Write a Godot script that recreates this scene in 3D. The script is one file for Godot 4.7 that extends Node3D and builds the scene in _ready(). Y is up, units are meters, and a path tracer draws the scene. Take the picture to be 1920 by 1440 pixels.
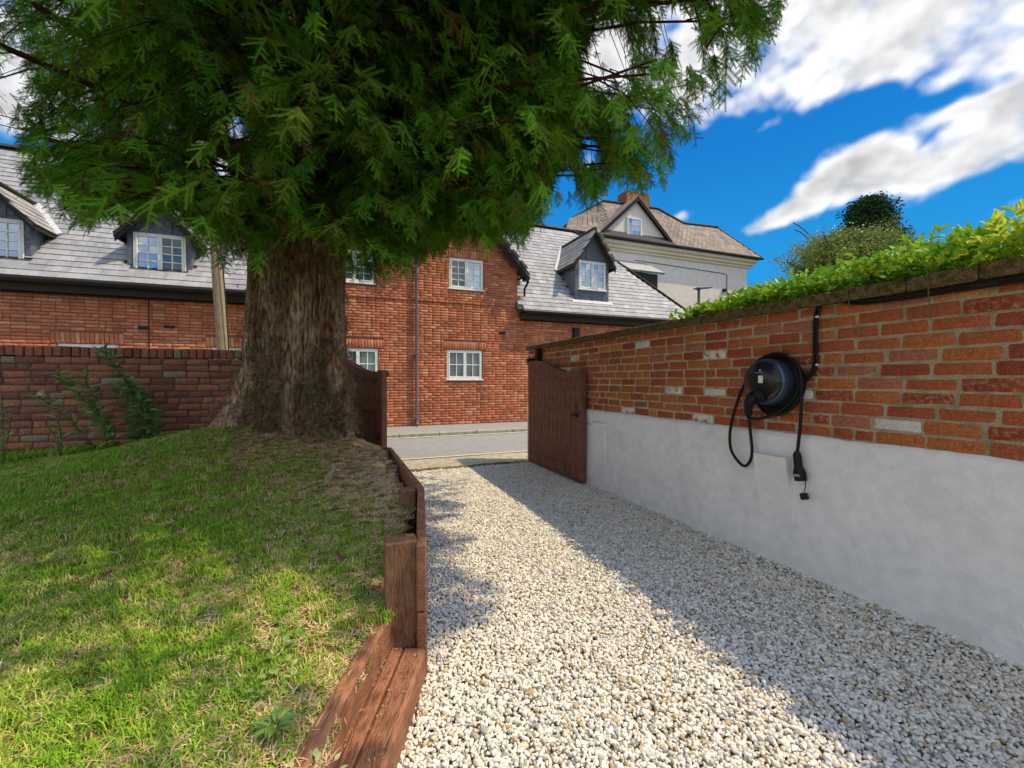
extends Node3D
# x to the right across the drive, y up, -z along the drive towards the road. "v" is the distance along the drive (z = -v).

const EYE := Vector3(0, 1.3, 0)
const YAW := -21.8
const PITCH := -0.57
const FOV := 83.97
const SUN := Vector3(0.57, 1.0, 0.26)

var rng := RandomNumberGenerator.new()
var noise := FastNoiseLite.new()
var cam_xf: Transform3D
var M := {}
var boxes := {}

# ------------------------------------------------------------------ helpers
func P(x: float, y: float, v: float) -> Vector3:
	return Vector3(x, y, -v)

func rf(a: float, b: float) -> float:
	return rng.randf_range(a, b)

func seen_at(p: Vector3) -> Vector3:          # where the photograph's camera sees a point: pixel x, pixel y (1920 wide), depth
	var q := cam_xf.affine_inverse() * p
	if q.z > -0.05:
		return Vector3(-9999, -9999, -1)
	return Vector3(960 + 800.0 * q.x / -q.z, 720 - 800.0 * q.y / -q.z, -q.z)

func meta(o: Node, label := "", category := "", group := "", kind := "") -> void:
	if label: o.set_meta("label", label)
	if category: o.set_meta("category", category)
	if group: o.set_meta("group", group)
	if kind: o.set_meta("kind", kind)

func thing(called: String, label: String, category: String, at := Vector3.ZERO, group := "") -> Node3D:
	var o := Node3D.new()
	o.name = called
	o.position = at
	meta(o, label, category, group)
	add_child(o, true)
	return o

func part(called: String, mesh: Mesh, m: Material, parent: Node, xf := Transform3D()) -> MeshInstance3D:
	var o := MeshInstance3D.new()
	o.name = called
	o.mesh = mesh
	o.material_override = m
	o.transform = xf
	parent.add_child(o, true)
	return o

func structure(called: String, mesh: Mesh, m: Material) -> MeshInstance3D:
	var o := part(called, mesh, m, self)
	o.set_meta("kind", "structure")
	return o

func begin() -> SurfaceTool:
	var st := SurfaceTool.new()
	st.begin(Mesh.PRIMITIVE_TRIANGLES)
	return st

func flat(st: SurfaceTool) -> ArrayMesh:
	st.generate_normals()
	return st.commit()

func tri(st: SurfaceTool, a: Vector3, b: Vector3, c: Vector3, inside: Vector3) -> void:   # winds the face so that it looks away from «inside»
	st.set_smooth_group(-1)
	if (b - a).cross(c - a).dot((a + b + c) / 3.0 - inside) > 0.0:
		st.add_vertex(a); st.add_vertex(c); st.add_vertex(b)
	else:
		st.add_vertex(a); st.add_vertex(b); st.add_vertex(c)

func quad(st: SurfaceTool, a: Vector3, b: Vector3, c: Vector3, d: Vector3, inside: Vector3) -> void:
	tri(st, a, b, c, inside)
	tri(st, a, c, d, inside)

func add_hex(st: SurfaceTool, p: Array) -> void:   # eight corners: bottom ring 0-3, top ring 4-7
	var c := Vector3.ZERO
	for q in p: c += q / 8.0
	quad(st, p[0], p[1], p[2], p[3], c); quad(st, p[4], p[5], p[6], p[7], c)
	for k in 4:
		quad(st, p[k], p[(k + 1) % 4], p[4 + (k + 1) % 4], p[4 + k], c)

func add_box(st: SurfaceTool, xf: Transform3D, size: Vector3, ch := 0.0) -> void:
	var h := size / 2.0
	var c := xf.origin
	if ch <= 0.0:
		var p := []
		for y in [-h.y, h.y]:
			for s in [[-1, -1], [1, -1], [1, 1], [-1, 1]]:
				p.append(xf * Vector3(s[0] * h.x, y, s[1] * h.z))
		add_hex(st, p)
		return
	ch = minf(ch, minf(h.x, minf(h.y, h.z)) * 0.9)
	for ax in 3:
		var b := (ax + 1) % 3
		var d := (ax + 2) % 3
		for s in [-1.0, 1.0]:
			var f := []
			for e in [[-1, -1], [1, -1], [1, 1], [-1, 1]]:
				var v := Vector3.ZERO
				v[ax] = s * h[ax]; v[b] = e[0] * (h[b] - ch); v[d] = e[1] * (h[d] - ch)
				f.append(xf * v)
			quad(st, f[0], f[1], f[2], f[3], c)
		for s in [-1.0, 1.0]:
			for t in [-1.0, 1.0]:
				var f := []
				for e in [-1.0, 1.0]:
					var v := Vector3.ZERO
					v[ax] = e * (h[ax] - ch); v[b] = s * h[b]; v[d] = t * (h[d] - ch)
					var w := v
					w[b] = s * (h[b] - ch); w[d] = t * h[d]
					f.append_array([xf * v, xf * w])
				quad(st, f[0], f[1], f[3], f[2], c)
	for sx in [-1.0, 1.0]:
		for sy in [-1.0, 1.0]:
			for sz in [-1.0, 1.0]:
				var k := Vector3(sx * h.x, sy * h.y, sz * h.z)
				tri(st, xf * (k - Vector3(0, sy * ch, sz * ch)), xf * (k - Vector3(sx * ch, 0, sz * ch)), xf * (k - Vector3(sx * ch, sy * ch, 0)), c)

func box_mesh(size: Vector3, ch := 0.0) -> ArrayMesh:
	var key := str(size) + str(ch)
	if not boxes.has(key):
		var st := begin()
		add_box(st, Transform3D(), size, ch)
		boxes[key] = flat(st)
	return boxes[key]

func at(p: Vector3) -> Transform3D:
	return Transform3D(Basis(), p)

func beam(a: Vector3, b: Vector3, up := Vector3.UP) -> Transform3D:   # local x runs from a to b, origin in the middle
	var x := (b - a).normalized()
	var z := x.cross(up).normalized()
	return Transform3D(Basis(x, z.cross(x), z), (a + b) / 2.0)

func tube(st: SurfaceTool, pts: Array, radii, sides := 8) -> void:
	var n := pts.size()
	var rings := []
	var side := Vector3.ZERO
	for i in n:
		var t: Vector3 = (pts[mini(i + 1, n - 1)] - pts[maxi(i - 1, 0)]).normalized()
		if side == Vector3.ZERO:
			side = t.cross(Vector3.UP if absf(t.y) < 0.9 else Vector3.RIGHT).normalized()
		side = (side - t * side.dot(t)).normalized()
		var up := t.cross(side)
		var r: float = radii[i] if radii is Array else radii
		var ring := []
		for k in sides:
			var a := TAU * k / sides
			ring.append(pts[i] + (side * cos(a) + up * sin(a)) * r)
		rings.append(ring)
	st.set_smooth_group(1)
	for i in n - 1:
		for k in sides:
			var l := (k + 1) % sides
			var q := [rings[i][k], rings[i][l], rings[i + 1][l], rings[i + 1][k]]
			for j in [0, 1, 2, 0, 2, 3]:
				st.add_vertex(q[j])
	for e in [0, n - 1]:
		for k in range(1, sides - 1):
			var inside: Vector3 = pts[1] if e == 0 else pts[n - 2]
			tri(st, rings[e][0], rings[e][k], rings[e][k + 1], inside)
			st.set_smooth_group(1)

func smooth_path(pts: Array, each := 6) -> Array:
	var out := []
	for i in pts.size() - 1:
		var a: Vector3 = pts[maxi(i - 1, 0)]
		var d: Vector3 = pts[mini(i + 2, pts.size() - 1)]
		for k in each:
			var p: Vector3 = pts[i]
			out.append(p.cubic_interpolate(pts[i + 1], a, d, float(k) / each))
	out.append(pts[-1])
	return out

func lathe(st: SurfaceTool, profile: Array, sides := 32) -> void:   # profile of Vector2(z, r), turned round the local z axis
	st.set_smooth_group(1)
	for i in profile.size() - 1:
		for k in sides:
			var q := []
			for e in [[i, k], [i, k + 1], [i + 1, k + 1], [i + 1, k]]:
				var a: float = TAU * e[1] / sides
				q.append(Vector3(cos(a) * profile[e[0]].y, sin(a) * profile[e[0]].y, profile[e[0]].x))
			for j in [0, 2, 1, 0, 3, 2]:
				st.add_vertex(q[j])

func multi(called: String, mesh: Mesh, m: Material, xfs: Array, colors: Array, parent: Node, kind := "stuff") -> MultiMeshInstance3D:
	var mm := MultiMesh.new()
	mm.transform_format = MultiMesh.TRANSFORM_3D
	mm.use_colors = colors.size() > 0
	mm.mesh = mesh
	mm.instance_count = xfs.size()
	for i in xfs.size():
		mm.set_instance_transform(i, xfs[i])
		if colors.size() > 0:
			mm.set_instance_color(i, colors[i])
	var o := MultiMeshInstance3D.new()
	o.name = called
	o.multimesh = mm
	o.material_override = m
	if kind: o.set_meta("kind", kind)
	parent.add_child(o, true)
	return o

# items: [Transform3D in the parent's frame, mesh, material, size in metres, colour]; the largest in the photograph become parts, the rest one mass
func pieces(called: String, items: Array, parent: Node3D, mass_mesh: Mesh, mass_material: Material, limit: int, mass_name := "") -> void:
	var scored := []
	var g := Transform3D()
	var n: Node = parent
	while n is Node3D and n != self:
		g = n.transform * g
		n = n.get_parent()
	for it in items:
		var s := seen_at(g * it[0].origin)
		var score := 0.0
		if s.z > 0.0 and s.x > -40 and s.x < 1960 and s.y > -40 and s.y < 1480:
			score = it[3] / s.z
		scored.append([score, it])
	scored.sort_custom(func(a, b): return a[0] > b[0])
	var xfs := []
	var cols := []
	for i in scored.size():
		var it = scored[i][1]
		if i < limit and scored[i][0] > 0.0:
			part(called, it[1], it[2], parent, it[0])
		else:
			xfs.append(it[0])
			cols.append(it[4])
	if xfs.size():
		multi(mass_name if mass_name else called + "_mass", mass_mesh, mass_material, xfs, cols, parent)

# ------------------------------------------------------------------ materials
func lin(r: float, g: float, b: float) -> Color:
	return Color(r, g, b).linear_to_srgb()

func noise_tex(size: int, freq: float, lo: float, hi: float, sd := 1, kind := FastNoiseLite.TYPE_SIMPLEX_SMOOTH, oct := 4, stops := []) -> NoiseTexture2D:
	var f := FastNoiseLite.new()
	f.noise_type = kind
	f.seed = sd
	f.frequency = freq
	f.fractal_octaves = oct
	var t := NoiseTexture2D.new()
	t.width = size; t.height = size
	t.seamless = true
	t.noise = f
	var g := Gradient.new()
	if stops.size():
		g.offsets = PackedFloat32Array(stops.map(func(s): return s[0]))
		g.colors = PackedColorArray(stops.map(func(s): return s[1]))
	else:
		g.offsets = PackedFloat32Array([0.0, 1.0])
		g.colors = PackedColorArray([Color(lo, lo, lo), Color(hi, hi, hi)])
	t.color_ramp = g
	return t

func bump_tex(size: int, freq: float, sd := 1, kind := FastNoiseLite.TYPE_SIMPLEX_SMOOTH, oct := 5) -> NoiseTexture2D:
	return noise_tex(size, freq, 0.0, 1.0, sd, kind, oct)

func mat(col: Color, rough := 0.85, tex: Texture2D = null, scale := Vector3.ONE, bump: Texture2D = null, bump_cm := 0.0, detail: Texture2D = null, dscale := Vector3.ONE) -> StandardMaterial3D:
	var m := StandardMaterial3D.new()
	m.albedo_color = col
	m.roughness = rough
	m.metallic_specular = 0.4
	m.albedo_texture = tex
	m.uv1_triplanar = true
	m.uv1_world_triplanar = true
	m.uv1_scale = scale
	if bump:
		m.heightmap_enabled = true
		m.heightmap_texture = bump
		m.heightmap_scale = bump_cm
	if detail:
		m.detail_enabled = true
		m.detail_albedo = detail
		m.detail_blend_mode = BaseMaterial3D.BLEND_MODE_MUL
		m.detail_uv_layer = BaseMaterial3D.DETAIL_UV_2
		m.uv2_triplanar = true
		m.uv2_world_triplanar = true
		m.uv2_scale = dscale
	return m

func tinted(rough := 0.8, back := 0.0) -> StandardMaterial3D:    # takes its colour from each copy
	var m := StandardMaterial3D.new()
	m.vertex_color_use_as_albedo = true
	m.roughness = rough
	m.metallic_specular = 0.35
	if back > 0.0:
		m.backlight_enabled = true
		m.backlight = Color(back, back, back)
	return m

func make_materials() -> void:
	var grain := noise_tex(512, 0.035, 0.76, 1.14, 3, FastNoiseLite.TYPE_SIMPLEX_SMOOTH, 5)
	var blotch := noise_tex(512, 0.012, 0.8, 1.14, 5, FastNoiseLite.TYPE_SIMPLEX_SMOOTH, 4)
	var rough_b := bump_tex(512, 0.05, 7)
	var fine_b := bump_tex(512, 0.16, 8)
	var speck := noise_tex(512, 0.1, 0, 1, 11, FastNoiseLite.TYPE_SIMPLEX_SMOOTH, 4, [[0.0, Color(0.55, 0.55, 0.55)], [0.36, Color(0.88, 0.88, 0.88)], [0.6, Color(1, 1, 1)], [1.0, Color(1.12, 1.1, 1.06)]])
	var limey := noise_tex(512, 0.022, 0, 1, 12, FastNoiseLite.TYPE_SIMPLEX_SMOOTH, 5, [[0.0, Color(0.58, 0.26, 0.18)], [0.45, Color(0.66, 0.33, 0.23)], [0.62, Color(0.72, 0.44, 0.33)], [0.78, Color(0.8, 0.62, 0.49)], [1.0, Color(0.85, 0.76, 0.64)]])
	var flaky := noise_tex(512, 0.014, 0, 1, 14, FastNoiseLite.TYPE_SIMPLEX_SMOOTH, 5, [[0.0, Color(0.55, 0.24, 0.16)], [0.3, Color(0.62, 0.3, 0.2)], [0.36, Color(0.85, 0.83, 0.78)], [1.0, Color(0.93, 0.92, 0.88)]])
	var wood := noise_tex(512, 0.02, 0.6, 1.3, 21, FastNoiseLite.TYPE_SIMPLEX_SMOOTH, 5)
	M.grain = grain; M.blotch = blotch; M.rough_b = rough_b; M.fine_b = fine_b; M.wood = wood; M.speck = speck

	# bricks of the wall along the drive
	M.brick_right = []
	for c in [Color(0.82, 0.49, 0.29), Color(0.79, 0.44, 0.27), Color(0.74, 0.38, 0.26), Color(0.7, 0.35, 0.26), Color(0.87, 0.58, 0.33), Color(0.78, 0.49, 0.38), Color(0.54, 0.3, 0.25), Color(0.76, 0.42, 0.28)]:
		M.brick_right.append(mat(c, 0.92, speck, Vector3.ONE * 2.2, rough_b, 0.9, blotch, Vector3.ONE * 5.3))
	M.brick_limey = mat(Color(1, 0.97, 0.92), 0.92, limey, Vector3.ONE * 2.6, rough_b, 0.9, speck, Vector3.ONE * 3.1)
	M.brick_olive = mat(Color(0.62, 0.45, 0.28), 0.92, speck, Vector3.ONE * 2.2, rough_b, 0.9, blotch, Vector3.ONE * 5.3)
	M.brick_flaky = mat(Color(1, 1, 1), 0.8, flaky, Vector3.ONE * 2.1, rough_b, 0.7)
	M.white_paint = mat(Color(0.9, 0.89, 0.85), 0.8, noise_tex(512, 0.03, 0.85, 1.05, 61), Vector3.ONE * 3.0, rough_b, 0.6)
	M.mortar = mat(Color(0.97, 0.88, 0.72), 0.95, grain, Vector3.ONE * 6.0, fine_b, 0.8, blotch, Vector3.ONE * 1.3)
	M.brick_mass = tinted(0.9)
	# bricks of the garden wall
	M.brick_left = []
	for c in [Color(0.77, 0.5, 0.4), Color(0.71, 0.45, 0.37), Color(0.82, 0.56, 0.43), Color(0.73, 0.53, 0.44), Color(0.64, 0.41, 0.36), Color(0.81, 0.52, 0.39)]:
		M.brick_left.append(mat(c, 0.92, speck, Vector3.ONE * 2.4, rough_b, 1.0, blotch, Vector3.ONE * 4.1))
	M.brick_pale = mat(Color(0.72, 0.66, 0.56), 0.92, grain, Vector3.ONE * 3.4, rough_b, 1.0, blotch, Vector3.ONE * 6)
	M.mortar_dark = mat(Color(0.56, 0.46, 0.38), 0.95, grain, Vector3.ONE * 6.0, fine_b, 0.8, blotch, Vector3.ONE * 1.3)
	# the houses
	M.brick_house = []
	M.house_cols = [Color(0.84, 0.52, 0.37), Color(0.81, 0.49, 0.35), Color(0.86, 0.56, 0.41), Color(0.78, 0.46, 0.33), Color(0.88, 0.62, 0.47), Color(0.83, 0.51, 0.35)]
	for c in M.house_cols:
		M.brick_house.append(mat(c, 0.92, grain, Vector3.ONE * 1.7, rough_b, 0.6, blotch, Vector3.ONE * 0.23))
	M.brick_house_mass = mat(Color(1, 1, 1), 0.92, grain, Vector3.ONE * 1.7, rough_b, 0.6, blotch, Vector3.ONE * 0.23)
	M.brick_house_mass.vertex_color_use_as_albedo = true
	M.mortar_house = mat(Color(0.56, 0.37, 0.29), 0.95, grain, Vector3.ONE * 3.0)  # mortar colour darkened to stand in for shadow in the joints
	M.slates = []
	M.slate_cols = [Color(0.68, 0.69, 0.71), Color(0.64, 0.65, 0.67), Color(0.71, 0.71, 0.72), Color(0.66, 0.66, 0.67)]
	for c in M.slate_cols:
		M.slates.append(mat(c, 0.62, grain, Vector3(1.5, 4, 4), rough_b, 0.4, blotch, Vector3.ONE * 0.5))
	M.slate_mass = mat(Color(1, 1, 1), 0.62, grain, Vector3(1.5, 4, 4), rough_b, 0.4, blotch, Vector3.ONE * 0.5)
	M.slate_mass.vertex_color_use_as_albedo = true
	M.deck = mat(Color(0.3, 0.29, 0.29), 0.9, grain, Vector3.ONE * 2)
	M.lead = mat(Color(0.44, 0.47, 0.52), 0.5, blotch, Vector3.ONE * 2.0, rough_b, 0.6, grain, Vector3.ONE * 0.7)
	M.flashing = mat(Color(0.78, 0.79, 0.8), 0.6, blotch, Vector3.ONE * 2.0)
	var gentle := noise_tex(512, 0.015, 0.94, 1.02, 71)
	M.frame = mat(Color(0.95, 0.95, 0.92), 0.55, gentle, Vector3.ONE * 0.9)
	M.black = mat(Color(0.1, 0.095, 0.09), 0.45, grain, Vector3.ONE * 3)
	M.fascia = mat(Color(0.23, 0.19, 0.14), 0.65, grain, Vector3(1, 8, 8))
	M.room = mat(Color(0.3, 0.28, 0.25), 0.95, grain, Vector3.ONE)
	M.pane = StandardMaterial3D.new()
	M.pane.transparency = BaseMaterial3D.TRANSPARENCY_ALPHA
	M.pane.albedo_color = Color(0.75, 0.85, 0.88, 0.12)
	M.pane.roughness = 0.04
	M.pane.metallic_specular = 0.9
	M.bright_pane = StandardMaterial3D.new()       # panes that mirror the sky, as tilted casements do
	M.bright_pane.albedo_color = Color(0.7, 0.74, 0.78)
	M.bright_pane.metallic = 0.75
	M.bright_pane.roughness = 0.07
	M.curtain = mat(Color(0.72, 0.74, 0.6), 0.95, grain, Vector3(8, 0.5, 8))
	M.cream = mat(Color(0.95, 0.91, 0.87), 0.85, gentle, Vector3.ONE * 0.35, rough_b, 0.25)
	M.cornice = mat(Color(0.95, 0.9, 0.8), 0.7, gentle, Vector3.ONE * 0.5)
	M.tan_slate_mass = mat(Color(1, 1, 1), 0.75, grain, Vector3.ONE * 1.2, rough_b, 0.5, blotch, Vector3.ONE * 0.25)
	M.tan_slate_mass.vertex_color_use_as_albedo = true
	# drive, road and render
	M.bed = mat(Color(0.7, 0.6, 0.45), 0.95, grain, Vector3.ONE * 4, rough_b, 1.0)
	M.stone = tinted(0.75)
	M.asphalt = mat(Color(0.66, 0.665, 0.655), 0.95, speck, Vector3.ONE * 3.5, fine_b, 0.6, gentle, Vector3.ONE * 0.4)
	M.concrete = mat(Color(0.78, 0.75, 0.66), 0.95, speck, Vector3.ONE * 2.0, fine_b, 0.6, blotch, Vector3.ONE * 1.1)
	M.kerb = mat(Color(0.72, 0.7, 0.63), 0.9, speck, Vector3.ONE * 1.6, fine_b, 0.5, blotch, Vector3.ONE * 0.8)
	M.line = mat(Color(0.86, 0.83, 0.72), 0.85, speck, Vector3.ONE * 1.7)
	M.render = mat(Color(0.96, 0.96, 0.95), 0.85, noise_tex(512, 0.02, 0.95, 1.02, 31), Vector3.ONE * 0.9, bump_tex(512, 0.07, 33), 0.25, noise_tex(512, 0.012, 0.96, 1.02, 32), Vector3.ONE * 0.37)
	M.coping = mat(Color(0.52, 0.44, 0.33), 0.95, grain, Vector3.ONE * 2.4, rough_b, 1.6, noise_tex(512, 0.02, 0, 1, 36, FastNoiseLite.TYPE_SIMPLEX_SMOOTH, 5, [[0.0, Color(0.55, 0.6, 0.3)], [0.42, Color(0.8, 0.8, 0.55)], [0.6, Color(1, 0.97, 0.9)], [1.0, Color(1.1, 1.06, 1.0)]]), Vector3.ONE * 1.6)
	M.soil = mat(Color(0.66, 0.51, 0.35), 0.97, grain, Vector3.ONE * 5, rough_b, 2.0, blotch, Vector3.ONE * 0.9)
	M.earth = mat(Color(0.3, 0.33, 0.18), 0.97, grain, Vector3.ONE * 0.6)
	M.grass = tinted(0.7, 0.35)
	M.straw = tinted(0.85)
	# wood
	M.sleeper = mat(Color(0.66, 0.46, 0.35), 0.72, wood, Vector3(0.9, 8, 8), rough_b, 0.5, blotch, Vector3.ONE * 1.5)
	M.sleeper.uv1_world_triplanar = false
	M.sleeper_post = mat(Color(0.62, 0.45, 0.33), 0.72, wood, Vector3(9, 1.0, 9), rough_b, 0.5, blotch, Vector3.ONE * 1.5)
	M.gate = mat(Color(0.58, 0.4, 0.31), 0.7, wood, Vector3(10, 0.9, 10), rough_b, 0.5, blotch, Vector3.ONE * 1.2)
	M.gate_dark = mat(Color(0.25, 0.15, 0.12), 0.75, wood, Vector3(10, 0.9, 10), rough_b, 0.5)
	M.pole = mat(Color(0.68, 0.62, 0.5), 0.9, wood, Vector3(7, 0.5, 7), rough_b, 1.0)
	M.iron = mat(Color(0.12, 0.11, 0.1), 0.5)
	var bark := noise_tex(1024, 0.012, 0, 1, 41, FastNoiseLite.TYPE_SIMPLEX_SMOOTH, 6, [[0.0, Color(0.42, 0.27, 0.19)], [0.34, Color(0.62, 0.45, 0.34)], [0.48, Color(0.78, 0.65, 0.51)], [0.6, Color(0.88, 0.79, 0.66)], [1.0, Color(0.93, 0.88, 0.79)]])
	M.bark = mat(Color(1.0, 1.0, 1.0), 0.95, bark, Vector3(2.6, 0.5, 2.6), bump_tex(1024, 0.012, 43, FastNoiseLite.TYPE_SIMPLEX_SMOOTH, 6), 9.0, noise_tex(512, 0.012, 0, 1, 47, FastNoiseLite.TYPE_SIMPLEX_SMOOTH, 4, [[0.0, Color(0.62, 0.5, 0.44)], [0.42, Color(0.85, 0.78, 0.72)], [0.56, Color(1, 1, 1)], [1.0, Color(1, 1, 1)]]), Vector3(0.9, 0.12, 0.9))
	M.bark.heightmap_scale = 5.0
	M.limb = mat(Color(0.36, 0.2, 0.15), 0.95, grain, Vector3(4, 4, 4), rough_b, 1.5)
	M.twig = tinted(0.9)
	M.needles = tinted(0.85, 0.3)
	M.needles.metallic_specular = 0.12
	M.leaf = tinted(0.5, 0.7)
	M.stem = mat(Color(0.4, 0.42, 0.24), 0.8)
	# charge point
	M.rubber = mat(Color(0.055, 0.055, 0.058), 0.5)
	M.gloss = mat(Color(0.03, 0.032, 0.038), 0.12)
	M.gloss.clearcoat_enabled = true
	M.gloss.clearcoat = 0.8
	M.shell = mat(Color(0.3, 0.37, 0.46), 0.28)
	M.shell.metallic = 0.65
	M.white_sticker = mat(Color(0.9, 0.9, 0.9), 0.5)
	M.grey_print = mat(Color(0.55, 0.57, 0.6), 0.5)
	M.led = StandardMaterial3D.new()
	M.led.albedo_color = Color(0.5, 0.6, 1.0)
	M.led.emission_enabled = true
	M.led.emission = Color(0.45, 0.55, 1.0)
	M.led.emission_energy_multiplier = 1.2

# ------------------------------------------------------------------ the sky
func sky_image() -> Image:
	var w := 2560
	var h := 1280
	var data := PackedFloat32Array()
	data.resize(w * h * 3)
	var a := FastNoiseLite.new()
	a.noise_type = FastNoiseLite.TYPE_SIMPLEX_SMOOTH
	a.seed = 4
	a.frequency = 1.0
	a.fractal_octaves = 7
	a.fractal_gain = 0.49
	var b: FastNoiseLite = a.duplicate()
	b.seed = 9
	b.fractal_octaves = 3
	# clouds: azimuth and elevation of the middle, half widths, strength (negative where the sky is clear)
	var blobs := [
		[44, 33.5, 9, 5, 0.95], [53, 34, 8, 4.4, 0.95], [62, 32, 8, 4.0, 0.95], [71, 30.5, 8, 3.4, 0.95], [80, 31, 10, 5, 0.9], [50, 41, 14, 6, 0.9], [66, 39, 14, 6, 0.9], [84, 42, 14, 9, 0.7],
		[50.8, 17.1, 2.0, 0.9, 0.75], [54, 18.0, 2.4, 1.3, 0.9], [57.3, 19.4, 2.4, 1.9, 1.0], [60.2, 20.6, 2.4, 2.4, 1.1], [63, 20.6, 2.3, 2.2, 1.05], [66.5, 19.2, 2.8, 1.5, 0.95], [70, 19.8, 3.0, 1.6, 0.95], [74, 21.6, 4, 2.2, 0.95], [79, 24, 6, 3, 0.8],
		[52.6, 26.9, 1.5, 0.7, 0.6], [67.5, 23.4, 3.5, 0.7, 0.42], [43.2, 19.6, 1.6, 0.8, 0.75], [48.8, 25.6, 0.5, 0.35, 0.6], [53.2, 15.0, 0.8, 0.35, 0.6], [70, 23.6, 3, 0.6, 0.4], [63, 16.5, 3, 0.8, 0.45],
		[-28, 24.6, 4, 2.6, 0.95], [-12.5, 24.5, 5, 5, 0.95], [33, 36, 6, 5, 0.95], [33, 25, 2.5, 2, 0.5], [8, 30, 10, 9, 0.6],
		[60, 25.2, 5, 1.4, -0.5], [70, 24.6, 5, 1.2, -0.45], [50, 22.5, 5, 3, -0.55], [68, 14.5, 9, 2.6, -0.7], [41.5, 23.6, 5, 3.4, -0.6], [-25, 19, 5, 1.8, -0.7], [42.2, 37.2, 2.2, 1.6, -0.9], [56, 14, 6, 2, -0.4], [47, 14, 6, 3, -0.5]]
	var cut := FastNoiseLite.new()
	cut.seed = 2
	cut.frequency = 1.0
	for j in h / 2 + 2:
		var el := 90.0 - 180.0 * (j + 0.5) / h
		var sy := sin(deg_to_rad(el))
		var cy := cos(deg_to_rad(el))
		var blue := Color(0.006, 0.118, 0.37).lerp(Color(0.015, 0.2, 0.46), smoothstep(30, 8, el)).lerp(Color(0.28, 0.44, 0.6), smoothstep(9, -2, el))
		blue = blue.lerp(Color(0.008, 0.13, 0.45), smoothstep(30, 80, el))
		for i in w:
			var az := 360.0 * (i + 0.5) / w
			if az > 180.0: az -= 360.0
			var ra := deg_to_rad(az)
			var d := Vector3(sin(ra) * cy, maxf(sy, 0.0), -cos(ra) * cy)
			var p := Vector3(d.x, 0, d.z) / (d.y + 0.22)
			var n := a.get_noise_3d(p.x * 2.1, p.z * 2.1, el * 0.05 + 3.0)
			var q := d * 8.0
			var fluff := a.get_noise_3d(q.x, q.y * 1.3, q.z)
			var lit := a.get_noise_3d(q.x + 0.22, q.y * 1.3 + 0.32, q.z + 0.05)
			fluff = fluff * 0.75 + (absf(b.get_noise_3d(q.x * 1.25, q.y * 1.6, q.z * 1.25)) - 0.2) * 0.7
			lit = lit * 0.75 + (absf(b.get_noise_3d(q.x * 1.25 + 0.27, q.y * 1.6 + 0.35, q.z * 1.25 + 0.06)) - 0.2) * 0.7
			var cover := b.get_noise_3d(p.x * 0.9, 1.7, p.z * 0.9) * 0.8 + 0.5
			# the clouds that the photograph shows stand where it shows them; beyond them similar sky goes on, its cloud thickened to brighten and whiten the shade
			var near := smoothstep(58.0, 34.0, absf(az - 24.0)) * smoothstep(58.0, 42.0, el)
			var t := cover * (1.0 - near) - 0.2 * near
			for k in blobs:
				var da: float = (az - k[0]) / k[2]
				var de: float = (el - k[1]) / k[3]
				var r2 := da * da + de * de
				if r2 < 6.0:
					t += k[4] * exp(-r2)
			t = clampf(t, -0.7, 0.8)
			var dens := t + n * 0.34 + fluff * 0.8
			var al := smoothstep(0.02, 0.72, dens)
			var core := smoothstep(0.25, 1.3, dens - fluff * 0.5 + n * 0.35)
			var lum := 0.57 - 0.21 * core + 0.17 * tanh((fluff - lit) * 1.6)
			lum *= 1.0 + 5.0 * exp(-pow(d.angle_to(SUN) / 0.4, 2.0))  # glow added round the unseen sun, as fill for the shade
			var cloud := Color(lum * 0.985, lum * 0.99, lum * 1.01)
			var air := blue * (1.0 + 3.0 * exp(-pow(d.angle_to(SUN) / 0.4, 2.0)))  # the same added fill glow on the clear blue
			var c := air.lerp(cloud, al)
			var at_ := (j * w + i) * 3
			data[at_] = c.r; data[at_ + 1] = c.g; data[at_ + 2] = c.b
	for j in range(h / 2 + 2, h):
		for i in w:
			var at_ := (j * w + i) * 3
			data[at_] = 0.2; data[at_ + 1] = 0.22; data[at_ + 2] = 0.2
	return Image.create_from_data(w, h, false, Image.FORMAT_RGBF, data.to_byte_array())

# ------------------------------------------------------------------ main
func _ready() -> void:
	rng.seed = 20240611
	noise.seed = 5
	noise.frequency = 1.0
	var cam := Camera3D.new()
	cam.name = "camera"
	cam.fov = FOV
	cam.far = 1500
	cam.near = 0.05
	cam.position = EYE
	cam.rotation_degrees = Vector3(PITCH, YAW, 0)
	cam.current = true
	add_child(cam)
	cam_xf = cam.transform

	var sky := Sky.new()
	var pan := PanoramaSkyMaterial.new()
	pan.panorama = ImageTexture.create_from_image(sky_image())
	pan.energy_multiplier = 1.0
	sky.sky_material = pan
	var env := Environment.new()
	env.background_mode = Environment.BG_SKY
	env.sky = sky
	env.tonemap_mode = Environment.TONE_MAPPER_LINEAR
	env.tonemap_exposure = 1.75
	env.sdfgi_enabled = true
	env.ssao_enabled = true
	env.ssil_enabled = true
	var we := WorldEnvironment.new()
	we.name = "environment"
	we.environment = env
	add_child(we)
	var sun := DirectionalLight3D.new()
	sun.name = "sun"
	sun.light_energy = 0.78
	sun.light_color = Color(1.0, 0.91, 0.74)
	sun.light_angular_distance = 0.5
	sun.shadow_enabled = true
	add_child(sun)
	sun.look_at_from_position(SUN * 20.0, Vector3.ZERO)

	make_materials()
	make_ground()
	make_brick_house()
	make_cream_house()
	make_drive_wall()
	make_garden_wall()
	make_sleepers()
	make_gates()
	make_tree()
	make_far_trees()
	make_street()
	make_hedge()
	make_shrubs()
	make_charger()
	make_grass()
	make_gravel()

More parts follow.
